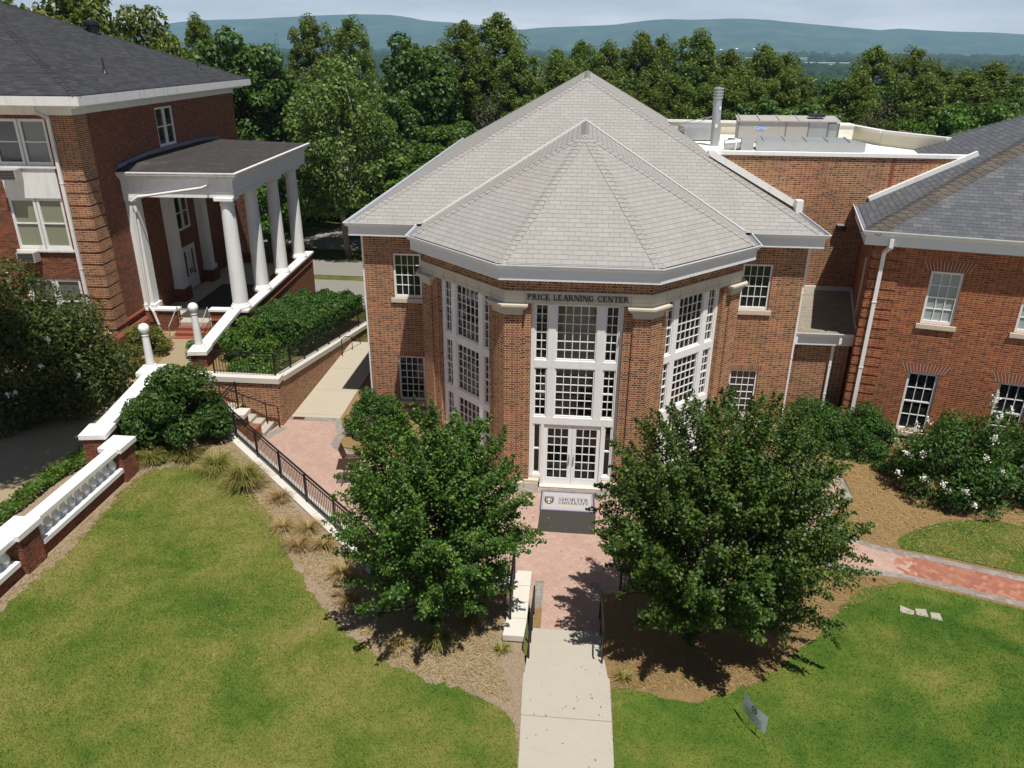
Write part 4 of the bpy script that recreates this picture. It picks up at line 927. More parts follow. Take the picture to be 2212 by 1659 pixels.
mbx = MB(); mbx.box(-.76, -.5, -6.1, -4.95, -.03, .006); mbx.box(.78, 1.05, -5.5, -4.9, -.03, .0062); struct(mbx.build('paver_border', 'paver_grey'))
mbx = MB(); mbx.box(-.72, -.5, -7.02, -6.1, -.03, .007); struct(mbx.build('straw_strip', 'straw'))
patch('mulch_bed', [(-14.35, -34), (-14.35, 1.2), (-15.3, 2.2), (-12.95, 2.35), (-12.75, 1.95), (-5.45, -5.35), (-4.95, -5.86), (-1.2, -5.88), (-.80, -8.33), (-.72, -9.0), (-.69, -11.5), (-.3, -34)], h_left, 'mulch', .6)
LAWNL = [(-14.0, -2.6), (-13.95, -1.55), (-13.5, -1.1), (-12.96, -.9), (-12.3, -.92), (-11.7, -1.05), (-11.23, -1.29), (-10.7, -1.6), (-10.26, -1.95), (-9.38, -2.8), (-8.8, -3.5), (-8.38, -4.1), (-7.24, -5.75), (-6.7, -6.4), (-6.19, -6.95), (-5.3, -7.9), (-4.42, -8.6), (-3.9, -8.9), (-3.41, -9.16), (-2.08, -9.55), (-1.5, -9.75), (-1.11, -10.0), (-.85, -10.4), (-.75, -10.9), (-.71, -11.5), (-.3, -34), (-13.9, -34), (-13.95, -9), (-13.8, -7.5), (-13.72, -6.34), (-13.75, -4.71)]
LAWNL = rough(LAWNL, .09, .16, lambda x, y: x > -.95 and y < -10, 1)
patch('lawn', LAWNL, h_left, 'lawn', .6, z_off=.012)
patch('mulch_bed', [(1.05, -5.4), (1.6, -5.2), (4.2, -4.3), (6.83, -3.3), (8.27, -3.67), (9.48, -3.84), (11.1, -4.38), (12.25, -4.78), (24, -8.6), (24, -34), (1.6, -34), (1.2, -11.3), (1.13, -8.9), (1.06, -8.3)], h_right, 'straw', .45, z_off=.003)
LAWNR = [(1.22, -9.1), (1.6, -9.13), (2.02, -9.2), (2.6, -9.42), (3.1, -9.35), (3.66, -9.1), (4.56, -8.6), (5.33, -7.92), (6.39, -6.72), (7.33, -5.41), (7.92, -4.75), (8.4, -4.35), (9.48, -4.0), (11.1, -4.52), (12.25, -4.92), (24, -8.75), (24, -34), (1.6, -34), (1.2, -11.3)]
LAWNR = rough(LAWNR, .06, .16, lambda x, y: y < yl(x)+.2 and y > yl(x)-.75 and x > 8.2 or x < 1.5, 2)
patch('lawn', LAWNR, h_right, 'lawn_deep', .45, z_off=.016)
patch('straw_bed', [(5.5, 3.2), (7.8, 3.1), (9.29, 2.74), (9.51, 2.1), (9.43, .42), (8.57, -.37), (8.3, -1.07), (8.63, -1.86), (9.36, -2.31), (10.56, -2.65), (12.91, -3.43), (24, -7.1), (28, 2), (10.2, 6), (5.4, 6)], lambda x, y: .01+.10*sstep((x-8.5)/3)*sstep((y+2.0)/3), 'straw', .5)
LAWNB = [(9.95, -2.4), (9.98, -2.0), (10.2, -1.75), (10.42, -1.61), (10.75, -1.36), (11.14, -1.16), (11.8, -.86), (12.43, -.7), (13.0, -.62), (13.44, -.62), (14.12, -.9), (16, -1.9), (22, -6.2), (12.91, -3.3), (11.7, -2.9), (10.6, -2.55)]
patch('lawn', LAWNB, lambda x, y: .01+.10*sstep((x-8.5)/3)*sstep((y+2.0)/3), 'lawn_deep', .5, z_off=.02)
patch('straw_bed', [(-9.1, 4.42), (-8.5, 3.2), (-8.52, 2.3), (-7.4, 1.35), (-6.2, 1.3), (-5.2, 2.6), (-5.2, 5.4), (-7.8, 5.4), (-7.8, 14), (-9.1, 14)], .012, 'straw', None)
patch('side_walk', [(-11.08, 4.40), (-9.1, 4.42), (-9.2, 13.0), (-11.08, 13.0)], .004, 'walk', None)
patch('front_walk', [(-.74, -8.32), (1.06, -8.30), (1.13, -8.85), (1.17, -8.9), (1.2, -11.3), (1.6, -34), (-.3, -34), (-.69, -11.5), (-.79, -8.95), (-.76, -8.85)], .47, 'concrete', None)
patch('terrace', [(-60, -34), (-14.5, -34), (-14.5, 1.0), (-15.4, 2.4), (-12.6, 2.5), (-12.6, 3.7), (-14.6, 3.8), (-15.1, 5.6), (-15.9, 11), (-15.7, 12), (-60, 12)], .88, 'drive', 4)
patch('building_bed', [(-34, 8.8), (-34, 3.9), (-21, 3.9), (-19.4, 4.6), (-18.4, 5.6), (-17.9, 7.0), (-18.35, 9.5), (-20, 11.6), (-22, 11.8)], .89, 'straw', None)
patch('straw_strip', [(-16.75, -34), (-14.55, -34), (-14.55, -1.2), (-15.2, -.4), (-16.7, -.2)], .89, 'mulch', None)
SOIL = lambda x, y: 1.70-.165*(y-4.0)
patch('planter_soil', [(-14.9, 3.8), (-11.3, 3.8), (-11.3, 17), (-15.9, 22), (-16.0, 11.4), (-15.1, 5.6)], SOIL, 'straw', 1.5)
patch('road', [(-60, 25), (-4, 24), (-4, 30.5), (-60, 32)], lambda x, y: z_base(x, y), 'asphalt', 2, z_off=.03)
patch('road', [(-60, 33.2), (-4, 31.7), (-4, 36), (-60, 37.5)], lambda x, y: z_base(x, y), 'asphalt', 2, z_off=.03)
patch('car_park', [(-60, 42), (-4, 39), (-4, 47), (-60, 49)], lambda x, y: z_base(x, y), 'asphalt', 2, z_off=.03)
# hills on the horizon
def hills():
    k = NT('wooded hills'); p = k.pos(); n = k.noise(p, .004, 8, .7); M['hill'] = k.fin(k.ramp(n, [(.36, (.006, .018, .010)), (.5, (.022, .045, .018)), (.66, (.075, .105, .04))]), .95, k.noise(p, .02, 5, .7), 1, 8, spec=.03)
    ridge = [(-200, 70), (0, 66), (300, 62), (390, 48), (450, 44), (540, 42), (620, 38), (700, 34), (780, 32), (840, 33), (880, 38), (920, 46), (980, 50), (1060, 57), (1120, 66), (1140, 63), (1180, 60), (1260, 57), (1320, 55), (1400, 45), (1440, 42.5), (1500, 44), (1570, 41.5), (1600, 41), (1660, 44), (1740, 52), (1830, 60), (1900, 66), (1950, 62), (1980, 65), (2060, 69), (2150, 71), (2212, 75), (2500, 84), (2900, 92)]
    D0 = 9000.0; nx, ny = 150, 14; v = []; f = []
    for j in range(ny+1):
        t = j/ny
        for i in range(nx+1):
            px = -300+3300*i/nx
            for (a, b), (c, d) in zip(ridge, ridge[1:]):
                if a <= px <= c: break
            q = (px-a)/(c-a); py = b+(d-b)*q
            top = at_y(px, py, D0)
            x = top.x*(1-.28*(1-t)); y = D0*(1-.28*(1-t)); g = -12.0
            w = sstep(min(1, t*1.05)); bump = (sin(i*.9+t*5)+sin(i*.37-t*3))*10*sin(pi*t)
            v.append((x, y, g+(top.z-g)*w*(.0+1.0)+bump*(1-t)))
    for j in range(ny):
        for i in range(nx): a = j*(nx+1)+i; f.append((a, a+1, a+nx+2, a+nx+1))
    me = bpy.data.meshes.new('hills'); me.from_pydata(v, [], f); me.materials.append(M['hill']); o = bpy.data.objects.new('hills', me); COL.objects.link(o); o['kind'] = 'structure'
    for q in me.polygons: q.use_smooth = True
hills()

# ------------------------------------------------------------------ walls, steps, fences of the forecourt
def iron_fence(name, label, pts, hgt=1.0, spacing=.115, posts=1.7, cat='fence', pickets=True, group=None):
    t = thing(name, label, cat, pts[0] if False else (0, 0, 0), 0, group); seq = []
    for a, b in zip(pts, pts[1:]):
        a = Vector(a); b = Vector(b); n = max(1, round((b-a).length/posts))
        seq += [(a.lerp(b, i/n), a.lerp(b, (i+1)/n)) for i in range(n)]
    tr = MB(); mr = MB(); br = MB(); up = Vector((0, 0, 1))
    for a, b in zip(pts, pts[1:]):
        a = Vector(a); b = Vector(b)
        tr.bar(a+up*hgt, b+up*hgt, .055, .035); mr.bar(a+up*(hgt-.13), b+up*(hgt-.13), .03, .03); br.bar(a+up*.09, b+up*.09, .03, .03)
    part(tr, 'top_rail', 'iron', t); part(mr, 'middle_rail', 'iron', t); part(br, 'bottom_rail', 'iron', t)
    ends = [seq[0][0]]+[s[1] for s in seq]
    for p in ends: m = MB(); m.bar(p-up*.02, p+up*(hgt-.018), .05, .05, up=(0, 1, 0)); part(m, 'post', 'iron', t)
    if pickets:
        for a, b in seq:
            m = MB(); n = max(2, int((b-a).length/spacing))
            for i in range(1, n): p = a.lerp(b, i/n); m.bar(p+up*.105, p+up*(hgt-.145), .016, .016, up=(0, 1, 0))
            part(m, 'picket_panel', 'iron', t)
    return t
def handrail(label, pts, posts, r=.024, mat='iron', name='handrail', group='handrails by the steps'):
    t = thing(name, label, 'handrail', (0, 0, 0), 0, group); m = MB(); m.tube(pts, r, 7); part(m, 'rail', mat, t)
    for a, b in posts: m = MB(); m.tube([a, b], r*.9, 7); part(m, 'post', mat, t)
    return t
# low kerb wall of the forecourt
def forecourt():
    t = thing('kerb_wall', 'low brick kerb wall with pale stone coping, angled between lawn bed and paved court', 'low wall')
    w = MB(); pth = [(x, y, 0) for x, y in CURB]; w.sweep(pth, [(-.36, -.1), (-.04, -.1), (-.04, .47), (-.36, .47)]); part(w, 'wall', 'brick', t)
    c = MB(); c.sweep(pth, [(-.40, .472), (0.10, .472), (.10, .62), (-.40, .62)]); part(c, 'coping', 'coping', t)
    j = MB()
    for (a, b) in zip(CURB, CURB[1:]):
        a = Vector((*a, .0)); b = Vector((*b, .0)); d = (b-a).normalized(); n = Vector((d.y, -d.x, 0)); k = int((b-a).length/1.3)
        for i in range(1, k): p = a+(b-a)*(i/k); j.bar(p-n*.40+Vector((0, 0, .6205)), p+n*.04+Vector((0, 0, .6205)), .014, .004); j.bar(p+n*.041+Vector((0, 0, .475)), p+n*.041+Vector((0, 0, .618)), .014, .004, up=n)
    part(j, 'coping_joint', 'joint', t)
    t = thing('step_wall', 'short brick wall with wide pale stone coping left of the entrance steps', 'low wall')
    w = MB(); w.prism([(-1.30, -7.86), (-.88, -7.84), (-.86, -5.45), (-1.17, -5.45)], -.05, .498); part(w, 'wall', 'brick', t)
    y0, y1 = -7.93, -5.40
    for i in range(4):
        a, b = i/4, (i+1)/4-.006; q = lambda f, s: ((-1.36+(.15)*f) if s else (-.825+.0*f), y0+(y1-y0)*f)
        c = MB(); c.prism([q(a, 1), q(a, 0), q(b, 0), q(b, 1)], .50, .66); part(c, 'coping_stone', 'coping', t)
    t = thing('entrance_steps', 'pale concrete steps rising from the paved court to the front walk', 'steps')
    s = MB(); s.box(-.70, 1.03, -7.64, -7.03, -.1, .152); s.box(-.72, 1.05, -8.31, -7.642, -.1, .304); s.box(-.74, 1.06, -8.9, -8.312, -.1, .466); part(s, 'steps_block', 'concrete', t)
    for x, lab in ((-.70, 'black handrail on the left side of the entrance steps, beside the stone coping'), (1.0, 'black handrail on the right side of the entrance steps, beside the shaded bed')):
        z = [(.0, -6.35), (.152, -7.1), (.304, -7.7), (.466, -8.38)]
        handrail(lab, [(x, -6.35, .02), (x, -6.35, .92), (x, -6.75, .95), (x, -8.0, 1.32), (x, -8.38, 1.36), (x, -8.42, 1.28), (x, -8.42, .46)], [((x, -7.12, .14), (x, -7.12, 1.05)), ((x, -7.72, .3), (x, -7.72, 1.22))], .022)
    iron_fence('iron_fence', 'long black iron picket fence along the angled kerb wall, ending at the entrance steps', [(-12.72, 2.12, .74), (-11.9, 1.3, .62), (-5.35, -5.23, .62), (-4.9, -5.70, .62), (-1.27, -5.72, .62), (-1.23, -7.35, .66)], 1.02)
    iron_fence('iron_fence', 'short black iron fence between the paved court and the shaded right tree', [(1.55, -5.45, .0), (4.3, -4.55, .0)], 1.05)
    iron_fence('iron_fence', 'short black iron fence panel at the head of the side stairs behind the camellia', [(-12.35, 2.64, 1.12), (-12.72, 2.16, .74)], 1.08)
    # retaining wall of the planter
    t = thing('retaining_wall', 'tall brick retaining wall with sloping pale coping beside the concrete side walk', 'retaining wall')
    zc = lambda y: 1.98-.165*(y-3.6)
    w = MB(); yb = 17.0
    w.wall((-14.6, 3.6), (-11.1, 3.6), -.1, 1.78); w.poly([(-11.1, 3.6, -.1), (-11.1, yb, -2.6), (-11.1, yb, zc(yb)-.2), (-11.1, 3.6, 1.78)]); part(w, 'wall', 'brick', t)
    c = MB(); c.box(-14.6, -11.05, 3.53, 4.02, 1.775, 1.98); c.slab([(-11.50, 4.03, 1.9), (-11.04, 4.03, 1.9), (-11.04, yb, zc(yb)), (-11.50, yb, zc(yb))], .2); part(c, 'coping', 'coping', t)
    iron_fence('iron_fence', 'black iron picket fence on the planter coping beside the hedge', [(-13.70, 3.86, 1.98), (-11.3, 3.86, 1.96), (-11.28, 16.6, zc(16.6))], .92)
    # side stairs
    t = thing('side_stairs', 'concrete stairs with brick cheek climbing from the court to the terrace', 'stairs'); s = MB()
    for i in range(6): s.box(-12.9 if i == 5 else -11.78-.33*i-.02, -11.45-.33*i, 2.62+.0015*i, 3.58-.0015*i, -.05 if i < 1 else .0, .15*(i+1))
    part(s, 'stair_flight', 'concrete', t)
    w = MB(); w.prism([(-12.85, 2.16), (-11.55, 2.16), (-11.55, 2.60), (-12.85, 2.60)], 0, .55); w.box(-12.85, -12.0, 2.17, 2.59, .55, .98); part(w, 'cheek_wall', 'brick_red', t)
    c = MB(); c.box(-12.95, -11.90, 2.06, 2.68, .982, 1.13); part(c, 'cheek_coping', 'coping', t)
    handrail('black handrail along the brick retaining wall beside the side stairs', [(-15.5, 5.35, 1.84), (-15.1, 5.35, 1.84), (-13.9, 3.45, 1.84), (-11.55, 3.36, .98), (-11.15, 3.36, .92), (-11.15, 3.36, .05)], [((-13.4, 3.43, .9), (-13.4, 3.43, 1.66)), ((-12.5, 3.36, .75), (-12.5, 3.36, 1.38)), ((-11.62, 3.36, .16), (-11.62, 3.36, 1.0))], .025)
    for y, lab in ((11.0, 'low black handrail at the far end of the side walk, by the retaining wall'), (12.6, 'low black handrail farthest along the side walk, close to the grey roofed hall')):
        x = -10.95 if y < 12 else -9.9
        handrail(lab, [(x, y, .05), (x, y, .85), (x+.1, y+.3, .9), (x+.4, y+1.6, .35), (x+.4, y+1.75, -.3)], [((x+.22, y+.9, -.1), (x+.22, y+.9, .64))], .022)
    for dx, y, lab in ((0, 15.2, 'thin black handrail beyond the hedge, nearer the porch'), (1.6, 16.4, 'thin black handrail beyond the hedge, nearer the side walk')):
        x = -12.6+dx; handrail(lab, [(x, y, -.8), (x, y, .6), (x+.3, y-.1, .65), (x+1.2, y-.6, .1)], [((x+.9, y-.45, -.9), (x+.9, y-.45, .28))], .02)
    dr = MB(); dr.box(-10.95, -10.5, 4.15, 4.38, .004, .012); tag(dr.build('drain_grate', 'bronze'), 'small dark drain grate where pavers meet the side walk', 'drain')
forecourt()
def terrace_walls():
    # balustrade along the lawn
    t = thing('balustrade', 'white balustrade with urn balusters on a dark red brick base along the lawn', 'balustrade')
    x0, x1 = -14.56, -14.20
    w = MB(); w.box(x0+.03, x1-.03, -9.4, -1.9, .2, .98); part(w, 'base_wall', 'brick_old', t)
    for ya, yb in ((-5.98, -2.05), (-10.2, -6.95)):
        b = MB(); b.box(x0-.04, x1+.06, ya, yb, .98, 1.12); part(b, 'bottom_rail', 'white', t)
        r = MB(); r.box(x0-.02, x1+.03, ya-.1, yb+.1, 1.66, 1.80); r.box(x0+.04, x1-.04, ya, yb, 1.60, 1.66); part(r, 'top_rail', 'white', t)
        n = int((yb-ya)/.345)
        for i in range(n):
            y = ya+.2+(yb-ya-.4)*(i/(n-1)); m = MB(); m.lathe([(.10, 0), (.10, .03), (.06, .06), (.075, .09), (.115, .17), (.11, .24), (.06, .36), (.055, .40), (.085, .43), (.085, .48)], ((x0+x1)/2+.02, y, 1.12), 12); part(m, 'baluster', 'white', t)
    for y, in ((-1.7,), (-6.45,)):
        p = MB(); p.box(x0-.14, x1+.10, y-.36, y+.36, .1, 1.70); part(p, 'pier', 'brick_old', t); c = MB(); c.box(x0-.24, x1+.16, y-.45, y+.46, 1.702, 1.86); part(c, 'pier_cap', 'white', t)
    # solid coped wall with end pier, stepping back to the gate pier
    t = thing('coped_wall', 'low brick wall with broad white coping and square end pier, running behind the camellia', 'low wall')
    a = Vector((-15.30, -1.25, 0)); d = Vector((-.16, .987, 0)).normalized(); n = Vector((d.y, -d.x, 0)); ang = atan2(d.y, d.x)
    p = MB(); p.prism(BOXROT([(-.40, -.36), (.36, -.36), (.36, .36), (-.40, .36)], ang, (a.x, a.y)), .1, 1.90); w = MB(); w.prism(BOXROT([(.36, -.2), (4.6, -.2), (4.6, .2), (.36, .2)], ang, (a.x, a.y)), .1, 1.85)
    part(p, 'pier', 'brick_old', t); part(w, 'wall', 'brick_old', t)
    c = MB(); c.prism(BOXROT([(-.46, -.42), (.42, -.42), (.42, .42), (-.46, .42)], ang, (a.x, a.y)), 1.902, 2.06); c.prism(BOXROT([(.43, -.27), (4.6, -.27), (4.6, .27), (.43, .27)], ang, (a.x, a.y)), 1.86, 2.02); part(c, 'coping', 'white', t)
    g = MB(); 
    e = a+d*4.96; g.prism(BOXROT([(-.355, -.36), (.36, -.36), (.36, .36), (-.355, .36)], ang, (e.x, e.y)), .1, 1.985); part(g, 'gate_pier', 'brick_old', t); g = MB(); g.prism(BOXROT([(-.44, -.44), (.44, -.44), (.44, .44), (-.44, .44)], ang, (e.x, e.y)), 1.987, 2.15); part(g, 'pier_cap', 'white', t)
    t2 = thing('coped_wall', 'low brick wall with white coping and gate pier, running back from the lamp to the porch', 'low wall')
    o = Vector((-15.27, 5.93, 0)); q = MB(); q.prism(BOXROT([(-.32, -.31), (.32, -.31), (.32, .31), (-.32, .31)], ang, (o.x, o.y)), .0, 1.985); part(q, 'gate_pier', 'brick_old', t2)
    q = MB(); q.prism(BOXROT([(-.40, -.39), (.40, -.39), (.40, .39), (-.40, .39)], ang, (o.x, o.y)), 1.987, 2.15); part(q, 'pier_cap', 'white', t2)
    ea, eb = o+d*.40, o+d*5.4; ra = [ea-n*.18, ea+n*.18, eb+n*.18, eb-n*.18]; rc = [ea-n*.27, ea+n*.27, eb+n*.27, eb-n*.27]
    q = MB(); q.slab([(ra[0].x, ra[0].y, 1.90), (ra[1].x, ra[1].y, 1.90), (ra[2].x, ra[2].y, 1.89), (ra[3].x, ra[3].y, 1.89)], 1.5); part(q, 'wall', 'brick_old', t2); q = MB(); q.slab([(rc[0].x, rc[0].y, 2.06), (rc[1].x, rc[1].y, 2.06), (rc[2].x, rc[2].y, 2.05), (rc[3].x, rc[3].y, 2.05)], .155); part(q, 'coping', 'white', t2)
    L1 = at_z(*[c*PW/2560 for c in (1335*.2893, 600+770*.2893)], 4.60)
    for (x, y, zb, zg, lab) in ((o.x, o.y, 2.15, 3.90, 'white lamp column with globe on the gate pier beside the iron fence'), (e.x, e.y, 2.15, 3.78, 'white lamp column with globe rising behind the camellia bush')):
        l = thing('lamp_column', lab, 'lamp', (x, y, zb), 0, 'globe lamps at the gate')
        b = MB(); b.lathe([(.27, 0), (.27, .06), (.235, .09), (.21, .14), (.20, .17)], (0, 0, 0), 20); part(b, 'base', 'white', l)
        s = MB(); h = zg-zb-.24; s.lathe([(.165, .17), (.155, .3), (.125, h-.1), (.118, h-.05), (.145, h-.03), (.145, h), (.10, h+.02), (.10, h+.07)], (0, 0, 0), 20); part(s, 'shaft', 'white', l)
        g = MB(); g.lathe([(.20*cos(radians(k))+1e-4, .20*sin(radians(k))) for k in range(-80, 91, 10)], (0, 0, h+.24), 20); part(g, 'globe', 'globe', l)
terrace_walls()

# ------------------------------------------------------------------ small things
def small_things():
    t = thing('entrance_mat', 'pale grey door mat with dark crest and lettering at the white double doors', 'door mat', (.04, -.22, .008))
    b = MB(); b.box(-.88, .88, -1.18, 0, 0, .012); part(b, 'mat_backing', 'purple', t)
    f = MB(); f.box(-.83, .81, -1.14, -.06, .0122, .0155); part(f, 'mat_face', 'mat_grey', t)
    ln = MB()
    for x in (-.795, .775): ln.box(x-.006, x+.006, -1.12, -.08, .0157, .0165)
    for y in (-1.115, -.085): ln.box(-.789, .769, y-.006, y+.006, .0157, .0165)
    part(ln, 'border_line', 'ink', t)
    def txt(s, wdt, hgt, x, y, nm='lettering'):
        m = lettering(s, wdt, hgt, .002); o = m.build(nm, 'black', t, (x, y, .0162)); o.rotation_euler = (-pi/2, 0, 0); return o
    o = txt('SHORTER', .98, .20, .20, -.60); o['label'] = 'black letters reading SHORTER'; o = txt('UNIVERSITY', .98, .135, .20, -.78); o['label'] = 'black letters reading UNIVERSITY'
    cu = bpy.data.curves.new('t', 'FONT'); cu.body = 'Transforming Lives through Christ'; cu.size = .118; cu.align_x = 'CENTER'; cu.shear = .25; cu.extrude = .0008
    o = bpy.data.objects.new('t', cu); COL.objects.link(o); me = bpy.data.meshes.new_from_object(o.evaluated_get(bpy.context.evaluated_depsgraph_get())); bpy.data.objects.remove(o)
    me.materials.clear(); me.materials.append(M['gold']); me.name = 'tagline'; w = max(v.co.x for v in me.vertices)-min(v.co.x for v in me.vertices); o = bpy.data.objects.new('lettering', me); COL.objects.link(o); o.parent = t; o.location = (-.01, -.94, .0168); o.scale = (1.46/w, 1, 1); o['label'] = 'small gold line reading Transforming Lives through Christ'
    cr = MB(); sh = [(-.75, -.42), (-.45, -.42), (-.45, -.62), (-.48, -.72), (-.54, -.79), (-.60, -.82), (-.66, -.79), (-.72, -.72), (-.75, -.62)]
    cr.poly([(x, y, .0166) for x, y in sh[::-1]], 0); inn = [(-.70, -.44), (-.50, -.44), (-.50, -.62), (-.54, -.73), (-.60, -.77), (-.66, -.73), (-.70, -.62)]; cr.poly([(x, y, .0170) for x, y in inn[::-1]], 1)
    inn2 = [(-.685, -.445), (-.515, -.445), (-.515, -.62), (-.55, -.715), (-.60, -.75), (-.65, -.715), (-.685, -.62)]; cr.poly([(x, y, .0173) for x, y in inn2[::-1]], 2)
    cr.box(-.622, -.578, -.75, -.44, .0174, .0177, 3); cr.box(-.68, -.52, -.56, -.51, .01745, .01775, 3)
    for i in range(5): cr.box(-.745+i*.06, -.745+i*.06+.045, -.405, -.35, .0166, .0170, 0)
    part(cr, 'crest', ['black', 'mat_grey', 'purple', 'gold'], t)
    b = MB(); b.prism([(-.84, -2.56), (.92, -2.58), (.95, -1.05), (-.82, -1.05)], .004, .009); tag(b.build('floor_mat', 'mat_dark'), 'plain charcoal mat half under the lettered door mat', 'door mat')
    # yard sign
    t = thing('yard_sign', 'small pale lawn sign with round emblem on thin wire legs, right of the front walk', 'sign', (4.10, -10.02, .36), radians(-63))
    for x in (-.11, .11): m = MB(); m.tube([(x, 0, -.1), (x, 0, .40)], .006, 6); part(m, 'wire_leg', 'iron', t)
    b = MB(); W2, H2 = .37, .46
    for i in range(8):
        x0, x1 = -W2+2*W2*i/8, -W2+2*W2*(i+1)/8; c0, c1 = .05*sin(pi*i/8), .05*sin(pi*(i+1)/8)
        b.poly([(x0, -c0, .36), (x1, -c1, .36), (x1, -c1, .36+H2), (x0, -c0, .36+H2)]); b.poly([(x1, -c1+.01, .36), (x0, -c0+.01, .36), (x0, -c0+.01, .36+H2), (x1, -c1+.01, .36+H2)])
    part(b, 'board', 'sign', t)
    e = MB()
    for k in range(24):
        a, c = 2*pi*k/24, 2*pi*(k+1)/24; P = lambda r, q: (.03+r*cos(q), -.056, .70+r*sin(q)); e.poly([P(.058, a), P(.085, a), P(.085, c), P(.058, c)])
    e.poly([(.03+.03*cos(2*pi*k/12), -.056, .70+.03*sin(2*pi*k/12)) for k in range(12)]); part(e, 'emblem', 'ink', t)
    l = MB(); rng = random.Random(3)
    for r, z in enumerate((.575, .53, .485, .44, .40)):
        x = -.27+.05*(r % 2)
        while x < .27: w = rng.uniform(.03, .09); l.poly([(x, -.0575, z), (min(x+w, .29), -.0575, z), (min(x+w, .29), -.0575, z+.022), (x, -.0575, z+.022)]); x += w+.02
    part(l, 'lines', 'galv', t)
    # stepping stones
    for q, lab in (([(8.93, -5.20), (9.16, -5.36), (9.06, -5.60), (8.86, -5.41)], 'left pale stepping stone sunk in the right lawn near the paver path'), ([(9.28, -5.29), (9.50, -5.28), (9.45, -5.62), (9.22, -5.58)], 'middle pale stepping stone sunk in the right lawn near the paver path'), ([(9.62, -5.40), (9.80, -5.42), (9.76, -5.72), (9.52, -5.70)], 'right pale stepping stone sunk in the right lawn near the paver path')):
        cx = sum(p[0] for p in q)/4; cy = sum(p[1] for p in q)/4; q = [(cx+(x-cx)*1.25, cy+(y-cy)*1.25) for x, y in q]
        m = MB(); z = h_right(cx, cy)+.02; m.prism(q, z-.08, z+.008); tag(m.build('stepping_stone', 'stone_grey'), lab, 'stepping stone', 'stepping stones in the lawn')
    m = MB(); m.lathe([(.20, 0), (.20, .05), (.12, .07)], (0, 0, 0), 16)
    # cafe chairs and slatted table under the left tree
    def chair(x, y, rz, lab):
        c = thing('metal_chair', lab, 'chair', (x, y, .004), rz, 'brown metal chairs on the court')
        s = MB()
        for i in range(11): s.box(-.25, .25, -.24+i*.046, -.215+i*.046, .43, .445)
        s.box(-.26, -.24, -.25, .26, .425, .447); s.box(.24, .26, -.25, .26, .425, .447); part(s, 'seat', 'bronze', c)
        b = MB(); b.slab([(-.25, .26, .45), (.25, .26, .45), (.26, .42, .92), (-.26, .42, .92)], .02); part(b, 'backrest', 'bronze', c)
        for sx in (-1, 1):
            a = MB(); a.tube([(sx*.27, .36, .70), (sx*.28, .0, .66), (sx*.28, -.22, .66), (sx*.27, -.24, .44)], .015, 6); part(a, 'armrest', 'bronze', c)
            for sy in (-.22, .25): l = MB(); l.tube([(sx*.24, sy, .43), (sx*.27, sy*1.15, 0)], .015, 6); part(l, 'leg', 'bronze', c)
        return c
    chair(-7.45, .55, radians(95), 'brown metal armchair facing right, left of the slatted table'); chair(-6.55, -.75, radians(200), 'brown metal armchair nearest the kerb fence, half hidden by the left tree'); chair(-7.3, 2.55, radians(20), 'brown metal armchair beside the round shrub at the brick wall')
    t = thing('slatted_table', 'small brown slatted metal table below the left tree', 'table', (-7.35, -.25, .004), radians(10)); s = MB()
    for i in range(12): s.box(-.36, .36, -.36+i*.062, -.32+i*.062, .66, .675)
    s.box(-.37, -.35, -.37, .38, .655, .677); s.box(.35, .37, -.37, .38, .655, .677); part(s, 'tabletop', 'bronze', t)
    for sx, sy in ((-1, -1), (1, -1), (1, 1), (-1, 1)): l = MB(); l.tube([(sx*.08, sy*.08, .66), (sx*.05, sy*.05, .35), (sx*.27, sy*.27, 0)], .016, 6); part(l, 'leg', 'bronze', t)
small_things()
# ------------------------------------------------------------------ planting
def leaf_mesh(name, pos, nrm, size, mats, aspect=.62, rng=None, droop=None):
    """one small four-cornered leaf per point; rnd = leaf-to-leaf variation of hue"""
    N = len(pos); rng = rng or np.random.default_rng(1)
    nrm = nrm/np.linalg.norm(nrm, axis=1, keepdims=True)
    r = rng.normal(size=(N, 3)); a = np.cross(nrm, r); a /= np.linalg.norm(a, axis=1, keepdims=True); b = np.cross(nrm, a)
    if droop is not None: a = a+np.array([0, 0, droop]); a /= np.linalg.norm(a, axis=1, keepdims=True); b = np.cross(nrm, a); b /= np.linalg.norm(b, axis=1, keepdims=True)
    s = size[:, None]; fold = nrm*s*.12
    V = np.empty((N, 4, 3)); V[:, 0] = pos-a*s*.5; V[:, 1] = pos+b*s*.5*aspect+fold; V[:, 2] = pos+a*s*.5; V[:, 3] = pos-b*s*.5*aspect+fold
    me = bpy.data.meshes.new(name); me.vertices.add(N*4); me.vertices.foreach_set('co', V.reshape(-1).astype(np.float32))
    me.loops.add(N*4); me.loops.foreach_set('vertex_index', np.arange(N*4, dtype=np.int32))
    me.polygons.add(N); me.polygons.foreach_set('loop_start', np.arange(0, N*4, 4, dtype=np.int32)); me.polygons.foreach_set('loop_total', np.full(N, 4, dtype=np.int32))
    me.update(calc_edges=True)
    at = me.attributes.new('rnd', 'FLOAT', 'FACE'); at.data.foreach_set('value', rng.random(N).astype(np.float32))
    me.materials.append(M[mats]); return me
def mesh_obj(name, me, parent=None, loc=None):
    o = bpy.data.objects.new(name, me); COL.objects.link(o)
    if parent: o.parent = parent
    if loc is not None: o.location = loc
    return o
def limb(mb, rng, a, b, r0, r1, bend=.12, n=5, sides=7):
    a = np.array(a, float); b = np.array(b, float); L = np.linalg.norm(b-a); off = rng.normal(size=3)*L*bend; off[2] = abs(off[2])*.5
    pts = [a+(b-a)*t+off*sin(pi*t) for t in np.linspace(0, 1, n)]; mb.tube([tuple(p) for p in pts], [r0+(r1-r0)*t for t in np.linspace(0, 1, n)], sides); return pts

